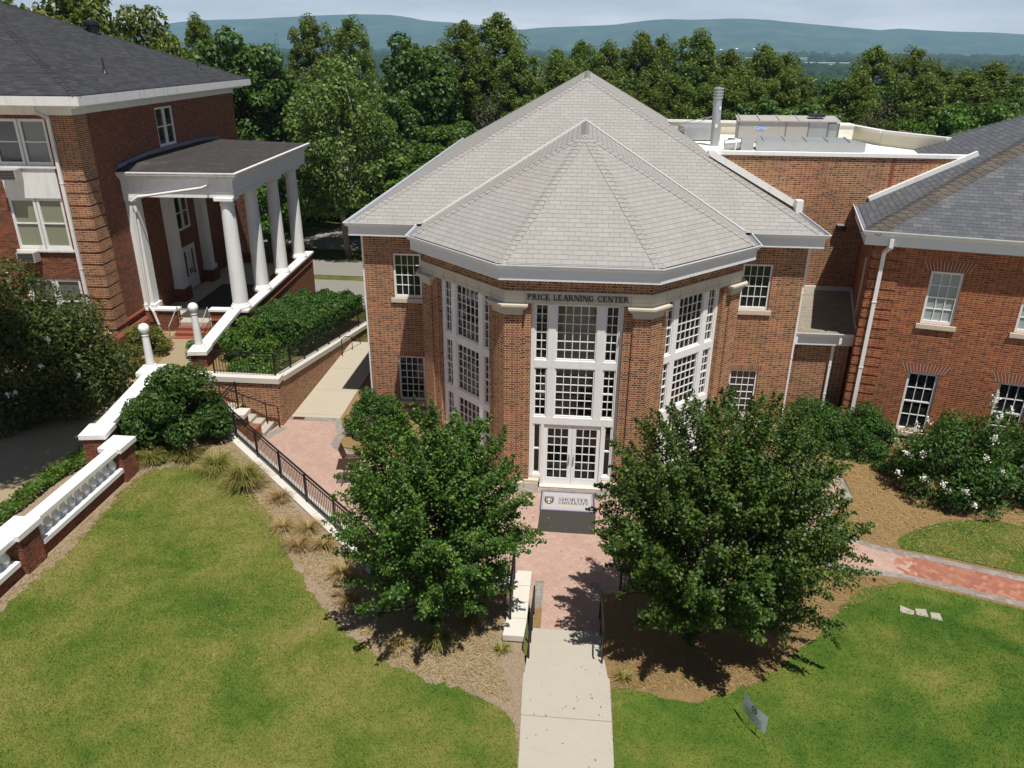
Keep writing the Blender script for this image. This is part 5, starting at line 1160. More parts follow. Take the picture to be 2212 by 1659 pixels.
def spray_tree(name, label, loc, seed, c, rad, H, shoots, per, leaf, mat, bark='bark', group=None, trunks=1, cat='tree', arms=()):
    """small ornamental tree: trunk, rising limbs and many leafy shoots that break the outline"""
    rng = np.random.default_rng(seed); t = thing(name, label, cat, loc, 0, group); mb = MB(); c = np.array(c); rad = np.array(rad)
    tops = []
    for k in range(trunks):
        a = 2*pi*k/max(1, trunks); base = (.12*cos(a)*(trunks > 1), .12*sin(a)*(trunks > 1), -.15); top = (c[0]*.6+.5*cos(a)*(trunks > 1), c[1]*.6+.5*sin(a)*(trunks > 1), H*.45)
        limb(mb, rng, base, top, .10 if trunks == 1 else .06, .05, .05, 6, 9); tops.append(np.array(top))
    P, Nn, S = [], [], []
    for i in range(shoots):
        d = rng.normal(size=3); d[2] = d[2]*.9+.25; d /= np.linalg.norm(d)
        q = rng.uniform(.80, 1.0) if rng.random() < .72 else rng.uniform(.45, .8)
        if rng.random() < .20: q *= rng.uniform(1.06, 1.26)
        e = c+d*rad*q; e[2] = max(e[2], .25)
        s = c*np.array([.7, .7, .0])+np.array([0, 0, max(.4, min(e[2]*.50, H*.50))])+(e-c)*np.array([.22, .22, 0])
        if i % 3 == 0: limb(mb, rng, s, s+(e-s)*.85, .026, .008, .06, 4, 5)
        n = int(per*rng.uniform(.6, 1.3)); tt = rng.uniform(.28, 1.0, n)**.8; up = np.array([0, 0, .25])
        cl = s+(e-s)*tt[:, None]+up*np.sin(tt*pi)[:, None]*.6
        w = .21*(1.06-tt)**.55+.035; cl = cl+rng.normal(size=(n, 3))*w[:, None]*np.array([.62, .62, .5])
        P.append(cl); dn = (cl-c)/rad; nn = rng.normal(size=(n, 3))*.55+dn*.5+np.array([0, 0, .75]); Nn.append(nn); S.append(rng.uniform(.7, 1.25, n)*leaf)
    for i in range(int(shoots*.45)):                                   # upright leaders and side sprays past the outline
        d = rng.normal(size=3); side = rng.random() < .4; d[2] = (-.1+.4*rng.random()) if side else abs(d[2])*.8+.35; d /= np.linalg.norm(d)
        s = c+d*rad*.78; e = s+(d*np.array([.95, .95, .25])*rng.uniform(.55, 1.05) if side else np.array([d[0]*.35, d[1]*.35, rng.uniform(.55, 1.0)])); n = int(per*.5); tt = rng.random(n)
        P.append(s+(e-s)*tt[:, None]+rng.normal(size=(n, 3))*(.15*(1.1-tt))[:, None]); Nn.append(rng.normal(size=(n, 3))*.6+np.array([0, 0, .7])+d*.4); S.append(rng.uniform(.65, 1.1, n)*leaf)
    for (ax, ay, yy) in arms:                                      # the long branches the photograph shows reaching out of the crown
        q = at_y(ax, ay, loc[1]+yy); e = np.array([q.x-loc[0], q.y-loc[1], q.z-loc[2]]); s = c+(e-c)*.45; L = np.linalg.norm(e-s); n = int(170*L)
        tt = rng.random(n)**.8; P.append(s+(e-s)*tt[:, None]+np.array([0, 0, .12])*np.sin(tt*pi)[:, None]+rng.normal(size=(n, 3))*(.17*(1.12-tt))[:, None]); Nn.append(rng.normal(size=(n, 3))*.6+np.array([0, 0, .8])); S.append(rng.uniform(.65, 1.1, n)*leaf); limb(mb, rng, s, s+(e-s)*.9, .02, .006, .04, 4, 5)
    P = np.concatenate(P); ok = P[:, 2] > .12; P, Nn, S = P[ok], np.concatenate(Nn)[ok], np.concatenate(S)[ok]
    for k in range(9):
        a = 2*pi*k/9+.3; b = c+np.array([cos(a)*rad[0]*.55, sin(a)*rad[1]*.55, rad[2]*(.1+.5*(k % 3)/2)]); limb(mb, rng, tops[k % len(tops)]*np.array([1, 1, .5+.1*(k % 4)]), b, .045, .015, .10, 5, 6)
    part(mb, 'trunk', bark, t); me = leaf_mesh('crown', P, Nn, S, mat, .66, rng); mesh_obj('crown', me, t); return t, c, rad, rng
spray_tree('maple_tree', 'leafy young maple left of the entrance walk, smaller of the pair by the steps', (-3.1, -7.35, .42), 11, (.08, .05, 3.05), (2.2, 2.1, 2.75), 5.6, 190, 330, .086, 'leaf_maple', arms=[(1152, 1090, -.3), (1130, 1175, -.5), (1120, 1010, .2), (722, 1028, 0), (742, 905, .6), (730, 1130, -.4), (765, 1200, -.8), (838, 878, .7), (900, 882, .4), (932, 862, .3), (985, 885, .4), (1045, 908, .3), (1092, 948, .2), (800, 930, .2)], group='pair of trees flanking the entrance walk')
spray_tree('maple_tree', 'leafy young maple right of the entrance walk, larger of the pair by the steps', (3.15, -7.35, .2), 23, (.42, .05, 3.45), (2.85, 2.5, 3.05), 6.3, 260, 345, .088, 'leaf_maple', arms=[(1838, 1008, .6), (1842, 1082, .2), (1800, 1130, -.2), (1775, 1205, -.3), (1852, 1205, -.4), (1845, 1250, -.6), (1815, 1400, -1.0), (1700, 1400, -1.4), (1283, 1048, .2), (1290, 1155, -.2), (1305, 1225, -.5), (1325, 1010, .5), (1372, 905, .9), (1440, 878, .8), (1530, 862, .6), (1580, 840, .5), (1640, 870, .6), (1688, 852, .5), (1748, 880, .6), (1790, 930, .7), (1400, 1310, -1.2), (1330, 1290, -.9)], group='pair of trees flanking the entrance walk')

def clump_points(rng, centers, radii, n, shell=.6, flat=.75):
    idx = rng.integers(0, len(centers), n); d = rng.normal(size=(n, 3)); d /= np.linalg.norm(d, axis=1, keepdims=True)
    r = shell+(1-shell)*rng.random(n)**.5; p = centers[idx]+d*np.array([1, 1, flat])*(radii[idx]*r)[:, None]; return p, d
def shrub(name, label, loc, seed, rad, n, leaf, mat, clumps=40, group=None, cat='shrub', up=.5, blossoms=0, stems=5, squash=.8, droop=None, asp=.55, bsize=1.0):
    rng = np.random.default_rng(seed); t = thing(name, label, cat, loc, 0, group); rad = np.array(rad)
    d = rng.normal(size=(clumps, 3)); d[:, 2] = np.abs(d[:, 2])*.9-.12; d /= np.linalg.norm(d, axis=1, keepdims=True)
    cen = d*rad*rng.uniform(.62, .92, clumps)[:, None]; cen[:, 2] += rad[2]*.12; cr = rng.uniform(.26, .42, clumps)*min(rad[0], rad[1])
    p, dd = clump_points(rng, cen, cr, n, .7, squash); ok = p[:, 2] > .03; p, dd = p[ok], dd[ok]
    nn = dd*.8+rng.normal(size=p.shape)*.5+np.array([0, 0, up]); mesh_obj('foliage', leaf_mesh('foliage', p, nn, rng.uniform(.7, 1.25, len(p))*leaf, mat, asp, rng, droop), t)
    mb = MB()
    for k in range(stems): a = 2*pi*k/stems; limb(mb, rng, (.08*cos(a), .08*sin(a), -.1), (rad[0]*.5*cos(a), rad[1]*.5*sin(a), rad[2]*.75), .03, .012, .08, 4, 6)
    part(mb, 'stem', 'bark', t)
    if blossoms:
        P, Nn, S = [], [], []
        for i in range(blossoms):
            e = d[i % clumps] if i < clumps else None
            v = rng.normal(size=3); v[2] = abs(v[2])*.8+.05; v[1] -= .35; v /= np.linalg.norm(v); q = v*rad*rng.uniform(.98, 1.12); q[2] += rad[2]*.12
            m = 46; tt = rng.random(m); ax = v*.5+np.array([0, 0, .5]); P.append(q+ax*(tt*.34*bsize)[:, None]+rng.normal(size=(m, 3))*(.085*bsize*(1.05-tt))[:, None]); Nn.append(rng.normal(size=(m, 3))+np.array([0, 0, .5])); S.append(np.full(m, .075*bsize))
        mesh_obj('blossom', leaf_mesh('blossom', np.concatenate(P), np.concatenate(Nn), np.concatenate(S), 'blossom', .9, rng), t)
    return t
shrub('camellia_bush', 'dense glossy dark green camellia between the coped wall and the iron fence', (-13.75, .70, .62), 31, (1.72, 1.45, 2.75), 21000, .14, 'leaf_gloss', 60)
shrub('crepe_myrtle', 'large crepe myrtle with white blossoms against the old brick hall', (-20.3, 2.7, .9), 32, (3.1, 2.7, 4.9), 38000, .16, 'leaf_olive', 120, 'white blossomed shrubs', 'tree', .5, 24, 6, .8, None, .5, .7)
shrub('crepe_myrtle', 'white blossomed crepe myrtle in the straw bed, left one before the red hall', (12.7, 1.0, .1), 33, (1.85, 1.6, 2.95), 17000, .135, 'leaf_gloss', 70, 'white blossomed shrubs', 'shrub', .5, 22, 6, .8, None, .42, .8)
shrub('crepe_myrtle', 'white blossomed crepe myrtle at the right edge before the red hall', (15.6, 1.2, .1), 34, (1.8, 1.6, 2.7), 15000, .135, 'leaf_gloss', 60, 'white blossomed shrubs', 'shrub', .5, 13, 6, .8, None, .42, .8)
shrub('azalea_bush', 'rounded olive azalea on the terrace beside the white crepe myrtle', (-19.0, 6.0, .9), 35, (1.25, 1.15, 1.15), 7000, .10, 'leaf_yel', 34)
shrub('azalea_bush', 'olive azalea squeezed between the brick corner and the porch steps', (-18.9, 8.3, .9), 36, (1.0, .9, 1.35), 5500, .10, 'leaf_yel', 28)
shrub('round_shrub', 'clipped dark green shrub at the left brick wall of the learning centre', (-7.45, 3.55, .01), 37, (1.0, .95, 1.55), 14000, .085, 'leaf_gloss', 44)
shrub('round_shrub', 'clipped dark green shrub by the white downspout of the red hall', (10.55, 3.7, .1), 38, (1.25, 1.05, 1.65), 17000, .085, 'leaf_gloss', 50)
shrub('round_shrub', 'rounded dark green shrub below the lean-to roof', (9.05, 4.3, .05), 39, (1.25, 1.1, 1.75), 16000, .085, 'leaf_gloss', 46)
shrub('low_shrub', 'low dark spreading shrub left of the straw bed crepe myrtle', (11.4, 2.2, .1), 40, (.75, .6, .55), 3000, .08, 'leaf_gloss', 18)
shrub('planter_shrub', 'bright leafy shrub in the planter at the coped wall', (-13.75, 7.3, 1.05), 41, (1.15, 1.1, 1.75), 8000, .12, 'leaf_mid', 40)
shrub('planter_shrub', 'small low plant at the front corner of the planter behind the fence', (-12.9, 4.6, 1.6), 42, (.7, .35, .55), 1600, .11, 'leaf_mid', 12)
shrub('entry_shrub', 'small green shrub beside the porch steps near the lamp', (-16.6, 8.6, .9), 43, (.6, .9, .7), 2600, .10, 'leaf_mid', 16)
def hedge():
    rng = np.random.default_rng(44); t = thing('hedge', 'long clipped dark green hedge between the porch wall and the iron fence', 'hedge')
    P, Nn = [], []
    n = 30000; u = rng.random(n); v = rng.random(n); y = 8.3+u*9.1; x0 = -15.2-.02*(y-7)*0; x1 = -11.75; xl = np.where(y < 11, -14.4, -15.3+(y-11)*.0)
    x = xl+(x1-xl)*v; top = 2.75-.15*(y-7.2)+.10*np.sin(x*5+y*3)+.08*np.sin(y*7-x*4); edge = np.minimum(np.minimum(v, 1-v)*6, np.minimum(u, 1-u)*14); z = top-.35*(1-np.clip(edge, 0, 1))**2+rng.normal(size=n)*.05
    P.append(np.stack([x, y, z], 1)); Nn.append(rng.normal(size=(n, 3))*.5+np.array([0, 0, .9]))
    m = 9000; yy = 8.3+rng.random(m)*9.1; zt = 2.75-.15*(yy-7.2); zz = zt-rng.random(m)*1.0-.1; P.append(np.stack([np.full(m, x1)+rng.normal(size=m)*.07, yy, zz], 1)); Nn.append(rng.normal(size=(m, 3))*.5+np.array([.8, 0, .4]))
    m = 3000; xx = -14.6+rng.random(m)*2.8; P.append(np.stack([xx, np.full(m, 8.3)+rng.normal(size=m)*.07, 2.7-rng.random(m)*1.2], 1)); Nn.append(rng.normal(size=(m, 3))*.5+np.array([0, -.8, .4]))
    P = np.concatenate(P); Nn = np.concatenate(Nn); mesh_obj('foliage', leaf_mesh('foliage', P, Nn, rng.uniform(.7, 1.2, len(P))*.13, 'leaf_gloss', .6, rng), t)
    mb = MB()
    for i in range(12): y = 7.6+i*.8; limb(mb, rng, (-13.2, y, .2), (-13.2+rng.normal()*.5, y, 2.2-.15*(y-7.2)), .03, .01, .1, 4, 5)
    part(mb, 'stem', 'bark', t)
hedge()
def ivy(name, label, poly, n, z, leaf, mat='leaf_mid', hgt=.28):
    rng = np.random.default_rng(n); xs = [p[0] for p in poly]; ys = [p[1] for p in poly]; P = []
    def inside(x, y):
        c = False
        for (x1, y1), (x2, y2) in zip(poly, poly[1:]+poly[:1]):
            if (y1 > y) != (y2 > y) and x < (x2-x1)*(y-y1)/(y2-y1)+x1: c = not c
        return c
    while len(P) < n:
        x, y = rng.uniform(min(xs), max(xs)), rng.uniform(min(ys), max(ys))
        if inside(x, y): P.append((x, y, z+hgt*(.4+.6*abs(sin(x*3.1+1)*sin(y*2.3)))*rng.uniform(.5, 1)))
    P = np.array(P); o = mesh_obj(name, leaf_mesh(name, P, rng.normal(size=P.shape)*.45+np.array([0, 0, 1]), rng.uniform(.7, 1.3, n)*leaf, mat, .7, rng)); o['kind'] = 'stuff'; return o
ivy('ivy_strip', '', [(-16.95, -12), (-16.0, -12), (-15.95, -2.7), (-15.5, -1.4), (-15.7, -.5), (-16.5, -.4), (-16.7, -2)], 7500, .88, .11)
ivy('ground_cover', '', [(-14.75, -.9), (-13.6, -.95), (-13.5, -.2), (-14.4, .6), (-15.0, .4)], 1500, .55, .10)
ivy('ground_cover', '', [(-16.9, 4.6), (-15.2, 4.4), (-15.0, 6.8), (-16.3, 8.4)], 1500, .85, .11)
ivy('ground_cover', '', [(-13.8, 4.05), (-11.6, 4.05), (-11.6, 7.3), (-13.9, 7.3)], 2300, 1.45, .12, hgt=.5)

def grass_clump(label, x, y, z, seed, R, H, n, mat, w=.012, group='ornamental grass clumps in the beds'):
    rng = np.random.default_rng(seed); t = mesh = None
    az = rng.random(n)*2*pi; ln = rng.uniform(.55, 1.0, n); lean = rng.uniform(.15, 1.0, n)**.7
    V = np.empty((n, 8, 3)); ts = [0, .38, .72, 1.0]
    sx, sy = -np.sin(az), np.cos(az)
    for k, tt in enumerate(ts):
        rr = R*lean*ln*(tt**1.2); zz = H*ln*(np.sin(min(1, tt*1.0)*pi*.5)*(1-.15*lean)-lean*.55*tt**2.2)
        bx, by = (rng.random(n)-.5)*.12*(1 if k == 0 else 1), (rng.random(n)-.5)*.04
        px = np.cos(az)*(rr+.04)+bx*.5; py = np.sin(az)*(rr+.04)+by; ww = w*(1-.85*tt)
        V[:, k*2] = np.stack([px-sx*ww, py-sy*ww, np.maximum(zz, .01)], 1); V[:, k*2+1] = np.stack([px+sx*ww, py+sy*ww, np.maximum(zz, .01)], 1)
    me = bpy.data.meshes.new('grass_clump'); me.vertices.add(n*8); me.vertices.foreach_set('co', V.reshape(-1).astype(np.float32))
    b = np.arange(n)[:, None, None]*8; q = np.array([[0, 1, 3, 2], [2, 3, 5, 4], [4, 5, 7, 6]])[None]; L = (b+q).reshape(-1)
    me.loops.add(len(L)); me.loops.foreach_set('vertex_index', L.astype(np.int32)); me.polygons.add(n*3); me.polygons.foreach_set('loop_start', np.arange(0, n*12, 4, dtype=np.int32)); me.polygons.foreach_set('loop_total', np.full(n*3, 4, dtype=np.int32)); me.update(calc_edges=True)
    at = me.attributes.new('rnd', 'FLOAT', 'FACE'); at.data.foreach_set('value', np.repeat(rng.random(n), 3).astype(np.float32)); me.materials.append(M[mat])
    o = mesh_obj('grass_clump', me, None, (x, y, z)); return tag(o, label, 'grass clump', group)
GC = [('olive grass clump at the foot of the camellia, leftmost in the bed', -14.0, -.75, .75, .62, 'green_blade', 420), ('olive grass clump just right of the leftmost one below the camellia', -12.85, -.45, .7, .6, 'green_blade', 420), ('big olive grass clump on the lawn edge below the camellia', -11.55, -1.05, .85, .75, 'green_blade', 620), ('big fountain of olive grass against the kerb wall', -10.25, -1.9, .9, .9, 'green_blade', 760),
      ('small dry tuft close to the kerb wall below the big grass fountain', -8.85, -2.55, .5, .4, 'straw_blade', 240), ('dry tuft in the mulch, left one of the middle four', -8.2, -4.0, .55, .32, 'straw_blade', 220), ('dry tuft in the mulch nearest the kerb, upper right of the middle four', -7.45, -4.0, .55, .38, 'straw_blade', 220), ('dry tuft in the mulch, lower left of the middle four', -7.45, -4.85, .55, .32, 'straw_blade', 220), ('dry tuft in the mulch, lower right of the middle four', -6.75, -4.75, .55, .38, 'straw_blade', 220), ('dry tuft beside the kerb at the edge of the left maple shade', -5.85, -5.9, .55, .45, 'straw_blade', 260),
      ('dry brown tuft in the shade at the left of the left maple', -5.3, -7.05, .45, .5, 'straw_blade', 200), ('dry tuft in front of the left maple trunk', -3.75, -8.35, .42, .36, 'straw_blade', 200), ('green grass clump in front of the left maple', -2.85, -8.2, .5, .55, 'green_blade', 300), ('small green tuft between the left maple and the step wall', -2.2, -7.5, .4, .5, 'green_blade', 160), ('small weedy green tuft at the end of the step wall coping', -1.35, -8.25, .28, .26, 'green_blade', 90),
      ('olive grass clump with dry skirt in the pine straw bed before the red hall', 11.5, 1.15, .75, .85, 'green_blade', 480), ('dry weedy tuft at the right edge of the front walk', 1.5, -8.8, .35, .22, 'green_blade', 90)]
for i, (lab, x, y, R, H, mt, n) in enumerate(GC):
    z = h_left(x, y) if x < 0 else (.1 if y > 0 else h_right(x, y)); grass_clump(lab, x, y, z, 100+i, R*1.25, H*1.2, int(n*1.2), mt)

def lawn_blades(name, poly, hf, n, seed, extra=.012, mat='lawn'):
    rng = np.random.default_rng(seed); xs = np.array([p[0] for p in poly]); ys = np.array([p[1] for p in poly]); P = np.empty((0, 2))
    ylo = max(ys.min(), -14.5); yhi = ys.max(); xl, xh = max(xs.min(), -15), min(xs.max(), 17)
    while len(P) < n:
        q = np.stack([rng.uniform(xl, xh, n), rng.uniform(ylo, yhi, n)], 1); c = np.zeros(len(q), bool)
        for i in range(len(poly)):
            x1, y1 = poly[i]; x2, y2 = poly[(i+1) % len(poly)]
            if y1 == y2: continue
            m = ((y1 > q[:, 1]) != (y2 > q[:, 1])) & (q[:, 0] < (x2-x1)*(q[:, 1]-y1)/(y2-y1)+x1); c ^= m
        P = np.concatenate([P, q[c]])
    P = P[:n]+rng.normal(size=(n, 2))*np.where(rng.random((n, 1)) < .25, .10, .03); z = np.array([hf(x, y) for x, y in P])+extra; az = rng.random(n)*2*pi; h = rng.uniform(.02, .05, n); w = rng.uniform(.006, .012, n); ln = rng.normal(size=(n, 2))*.022
    V = np.empty((n, 3, 3)); V[:, 0] = np.stack([P[:, 0]-np.cos(az)*w, P[:, 1]-np.sin(az)*w, z], 1); V[:, 1] = np.stack([P[:, 0]+np.cos(az)*w, P[:, 1]+np.sin(az)*w, z], 1); V[:, 2] = np.stack([P[:, 0]+ln[:, 0], P[:, 1]+ln[:, 1], z+h], 1)
    me = bpy.data.meshes.new(name); me.vertices.add(n*3); me.vertices.foreach_set('co', V.reshape(-1).astype(np.float32)); me.loops.add(n*3); me.loops.foreach_set('vertex_index', np.arange(n*3, dtype=np.int32)); me.polygons.add(n); me.polygons.foreach_set('loop_start', np.arange(0, n*3, 3, dtype=np.int32)); me.polygons.foreach_set('loop_total', np.full(n, 3, dtype=np.int32)); me.update(calc_edges=True)
    me.materials.append(M[mat]); o = mesh_obj(name, me); o['kind'] = 'stuff'
lawn_blades('grass_blades', LAWNL, h_left, 170000, 5); lawn_blades('grass_blades', LAWNR, h_right, 90000, 6, .016, 'lawn_deep'); lawn_blades('grass_blades', LAWNB, lambda x, y: .01+.10*sstep((x-8.5)/3)*sstep((y+2.0)/3), 16000, 7, .02, 'lawn_deep')
def litter(name, n, seed, region, hf, mat, s=(.02, .07)):
    rng = np.random.default_rng(seed); x = rng.uniform(region[0], region[1], n); y = rng.uniform(region[2], region[3], n); z = np.array([hf(a, b) for a, b in zip(x, y)])+.012
    o = mesh_obj(name, leaf_mesh(name, np.stack([x, y, z], 1), rng.normal(size=(n, 3))*.25+np.array([0, 0, 1]), rng.uniform(*s, n), mat, .5, rng)); o['kind'] = 'stuff'
litter('fallen_leaves', 60, 61, (-.6, 1.0, -14, -8.4), lambda x, y: .472, 'straw_blade', (.03, .07)); litter('fallen_leaves', 260, 62, (-8, 8, -4.6, .8), lambda x, y: .003, 'straw_blade', (.03, .08))
def strewn(name, n, seed, poly, hf, mat, ln=(.08, .22), asp=.07):
    rng = np.random.default_rng(seed); xs = [p[0] for p in poly]; ys = [p[1] for p in poly]; P = np.empty((0, 2))
    while len(P) < n:
        q = np.stack([rng.uniform(min(xs), max(xs), n), rng.uniform(max(min(ys), -14), max(ys), n)], 1); c = np.zeros(len(q), bool)
        for (x1, y1), (x2, y2) in zip(poly, poly[1:]+poly[:1]):
            if y1 != y2: c ^= ((y1 > q[:, 1]) != (y2 > q[:, 1])) & (q[:, 0] < (x2-x1)*(q[:, 1]-y1)/(y2-y1)+x1)
        P = np.concatenate([P, q[c]])
    P = P[:n]; z = np.array([hf(x, y) for x, y in P])+.012+rng.random(n)*.03; o = mesh_obj(name, leaf_mesh(name, np.stack([P[:, 0], P[:, 1], z], 1), rng.normal(size=(n, 3))*.22+np.array([0, 0, 1]), rng.uniform(*ln, n), mat, asp, rng)); o['kind'] = 'stuff'
HB_ = lambda x, y: .01+.10*sstep((x-8.5)/3)*sstep((y+2.0)/3)
strewn('loose_straw', 9000, 51, [(7.9, 3.0), (9.4, 2.6), (9.5, .5), (8.5, -.9), (9.4, -2.2), (12.6, -3.2), (17, 2), (17, 3), (10, 4.5)], HB_, 'straw_blade')
strewn('loose_straw', 9000, 52, [(-13.5, -.9), (-12.6, 1.6), (-5.6, -5.6), (-1.4, -6.1), (-1.5, -8.3), (-.9, -9.8), (-4, -8.9), (-8.5, -4.2), (-11, -1.5)], h_left, 'straw_blade')
strewn('loose_straw', 7000, 53, [(1.2, -5.6), (6.8, -3.5), (9.4, -4.0), (7.3, -5.6), (4.5, -8.8), (1.3, -9.3)], h_right, 'straw_blade')
strewn('loose_straw', 900, 54, [(-14.15, -8), (-13.8, -8), (-13.6, -1.2), (-14.1, -1.4)], h_left, 'straw_blade')
litter('leaf_litter', 2600, 8, (-9, -1.5, -9.4, -5.9), h_left, 'straw_blade'); litter('leaf_litter', 1500, 9, (1.3, 6, -9.0, -5.6), h_right, 'straw_blade')
litter('fallen_leaves', 70, 10, (8.8, 14.5, -2.0, 2.2), lambda x, y: .01+.10*sstep((x-8.5)/3)*sstep((y+2.0)/3), 'straw_blade', (.06, .15))

def tall_tree():
    rng = np.random.default_rng(71); t = thing('tall_oak', 'tall tree on the terrace at the far left, its crown shading the drive', 'tree', (-17.9, -6.0, .85)); mb = MB(); limb(mb, rng, (0, 0, -.2), (.6, .5, 12), .3, .14, .02, 7, 10)
    c = np.array([1.0, .6, 15.0]); d = rng.normal(size=(46, 3)); d /= np.linalg.norm(d, axis=1, keepdims=True); cen = c+d*np.array([3.4, 3.9, 3.0])*rng.uniform(.3, .95, 46)[:, None]
    for k in range(12): limb(mb, rng, (.5, .4, 9+.25*k), cen[k*3], .09, .03, .1, 5, 6)
    part(mb, 'trunk', 'bark', t); p, dd = clump_points(rng, cen, rng.uniform(.8, 1.3, 46), 30000, .2, .8); mesh_obj('crown', leaf_mesh('crown', p, dd+rng.normal(size=p.shape)*.5+np.array([0, 0, .5]), rng.uniform(.7, 1.2, len(p))*.24, 'leaf_oak', .7, rng), t)
tall_tree()
# ------------------------------------------------------------------ trees behind the buildings
def proto_broad(seed, mat, H=18.0, Wd=11.0, n=15000, leaf=.40, clumps=62, low=.16, bark='bark'):
    rng = np.random.default_rng(seed); d = rng.normal(size=(clumps, 3)); d /= np.linalg.norm(d, axis=1, keepdims=True)
    c0 = np.array([0, 0, H*(.5+low/2)]); rad = np.array([Wd/2, Wd/2, H*(1-low)/2]); q = rng.uniform(.5, .9, clumps); cen = c0+d*rad*q[:, None]; cr = rng.uniform(.16, .27, clumps)*Wd/2*1.15
    p, dd = clump_points(rng, cen, cr, n, .55, .8); nn = dd*.7+rng.normal(size=p.shape)*.5+np.array([0, 0, .5])
    me = leaf_mesh('crown', p, nn, rng.uniform(.7, 1.3, n)*leaf, mat, .75, rng)
    mb = MB(); limb(mb, rng, (0, 0, -.5), (0, 0, H*.7), .34, .10, .02, 7, 9)
    for k in range(12): limb(mb, rng, (0, 0, H*(.25+.035*k)), cen[k*3 % clumps], .12, .03, .1, 5, 6)
    return me, mb
def proto_pine(seed, H=22.0, Wd=8.5, n=30000, clumps=170, base=.20):
    rng = np.random.default_rng(seed); C, R = [], []; mb = MB(); limb(mb, rng, (0, 0, -.5), (0, 0, H*.97), .27, .05, .012, 8, 8)
    for k in range(clumps):
        f = (k+.5)/clumps; h = H*(base+(1-base)*f); a = k*2.4+rng.random()*.6; w = Wd/2*(1-f**3.2)**.55*rng.uniform(.30, 1.0)*(1+.22*np.sin(2*a+k*.05)); c = np.array([w*cos(a), w*sin(a), h+rng.uniform(-.4, .6)]); C.append(c); R.append(rng.uniform(.40, .95))
        if k % 2 == 0: limb(mb, rng, (0, 0, h-.6), c, .06, .02, .06, 4, 5)
    C = np.array(C); R = np.array(R); p, dd = clump_points(rng, C, R, n, .15, 1.15); nn = rng.normal(size=p.shape)*.6+np.array([0, 0, .5])+dd*.3
    return leaf_mesh('crown', p, nn, rng.uniform(.7, 1.3, n)*.33, 'leaf_pine', .36, rng), mb
PROTO = {}
def make_proto(key, me_mb, bark='bark'):
    me, mb = me_mb; o = mb.build('trunk', bark); tm = o.data; bpy.data.objects.remove(o); PROTO[key] = (me, tm)
for i, (k, mat) in enumerate((('oak', 'leaf_oak'), ('dark', 'leaf_dark'), ('mid', 'leaf_mid'))):
    for j in range(2): make_proto((k, j), proto_broad(200+i*7+j, mat))
for j in range(3): make_proto(('pine', j), proto_pine(240+j))
make_proto(('bare', 0), proto_broad(260, 'leaf_brown', n=2600, leaf=.26, clumps=50), 'twig')
make_proto(('syc', 0), proto_broad(265, 'leaf_syc', 18, 11, 15000, .30, 90, .12), 'bark_pale')
PN = {('oak', 0): (18., 11.), ('pine', 0): (22., 8.5)}
TN = {'oak': ('oak_tree', 'yellow green oak'), 'dark': ('broadleaf_tree', 'dark green broadleaf tree'), 'mid': ('broadleaf_tree', 'bright green broadleaf tree'), 'pine': ('pine_tree', 'tall pine with clumped needles'), 'bare': ('bare_tree', 'thin brown half bare tree'), 'syc': ('sycamore_tree', 'pale sycamore with whitish limbs')}
trng = random.Random(77)
WF = {'pine': 1.75, 'dark': 1.4, 'mid': 1.35, 'oak': 1.15, 'bare': 1.1, 'syc': 1.1}
def far_tree(kind, px, ytop, Y, wpx, label, var=None, group='trees of the wood behind the buildings'):
    """a tree whose top stands where the photograph has it, at distance Y, rooted in the ground there"""
    top = at_y(px, ytop, Y); zb = z_base(top.x, Y)-.3; H = top.z-zb; wd = WF.get(kind, 1.0)*wpx*(at_y(px+1, ytop, Y)-at_y(px, ytop, Y)).length
    n = {'oak': 2, 'dark': 2, 'mid': 2, 'pine': 3}.get(kind, 1); v = trng.randrange(n) if var is None else var; me, tm = PROTO[(kind, v)]
    h0, w0 = (22., 8.5) if kind == 'pine' else (18., 11.)
    t = thing(TN[kind][0], label, 'tree', (top.x, Y, zb), trng.random()*6.28, group); t.scale = (wd/w0, wd/w0, H/h0)
    mesh_obj('crown', me, t); mesh_obj('trunk', tm, t); return t
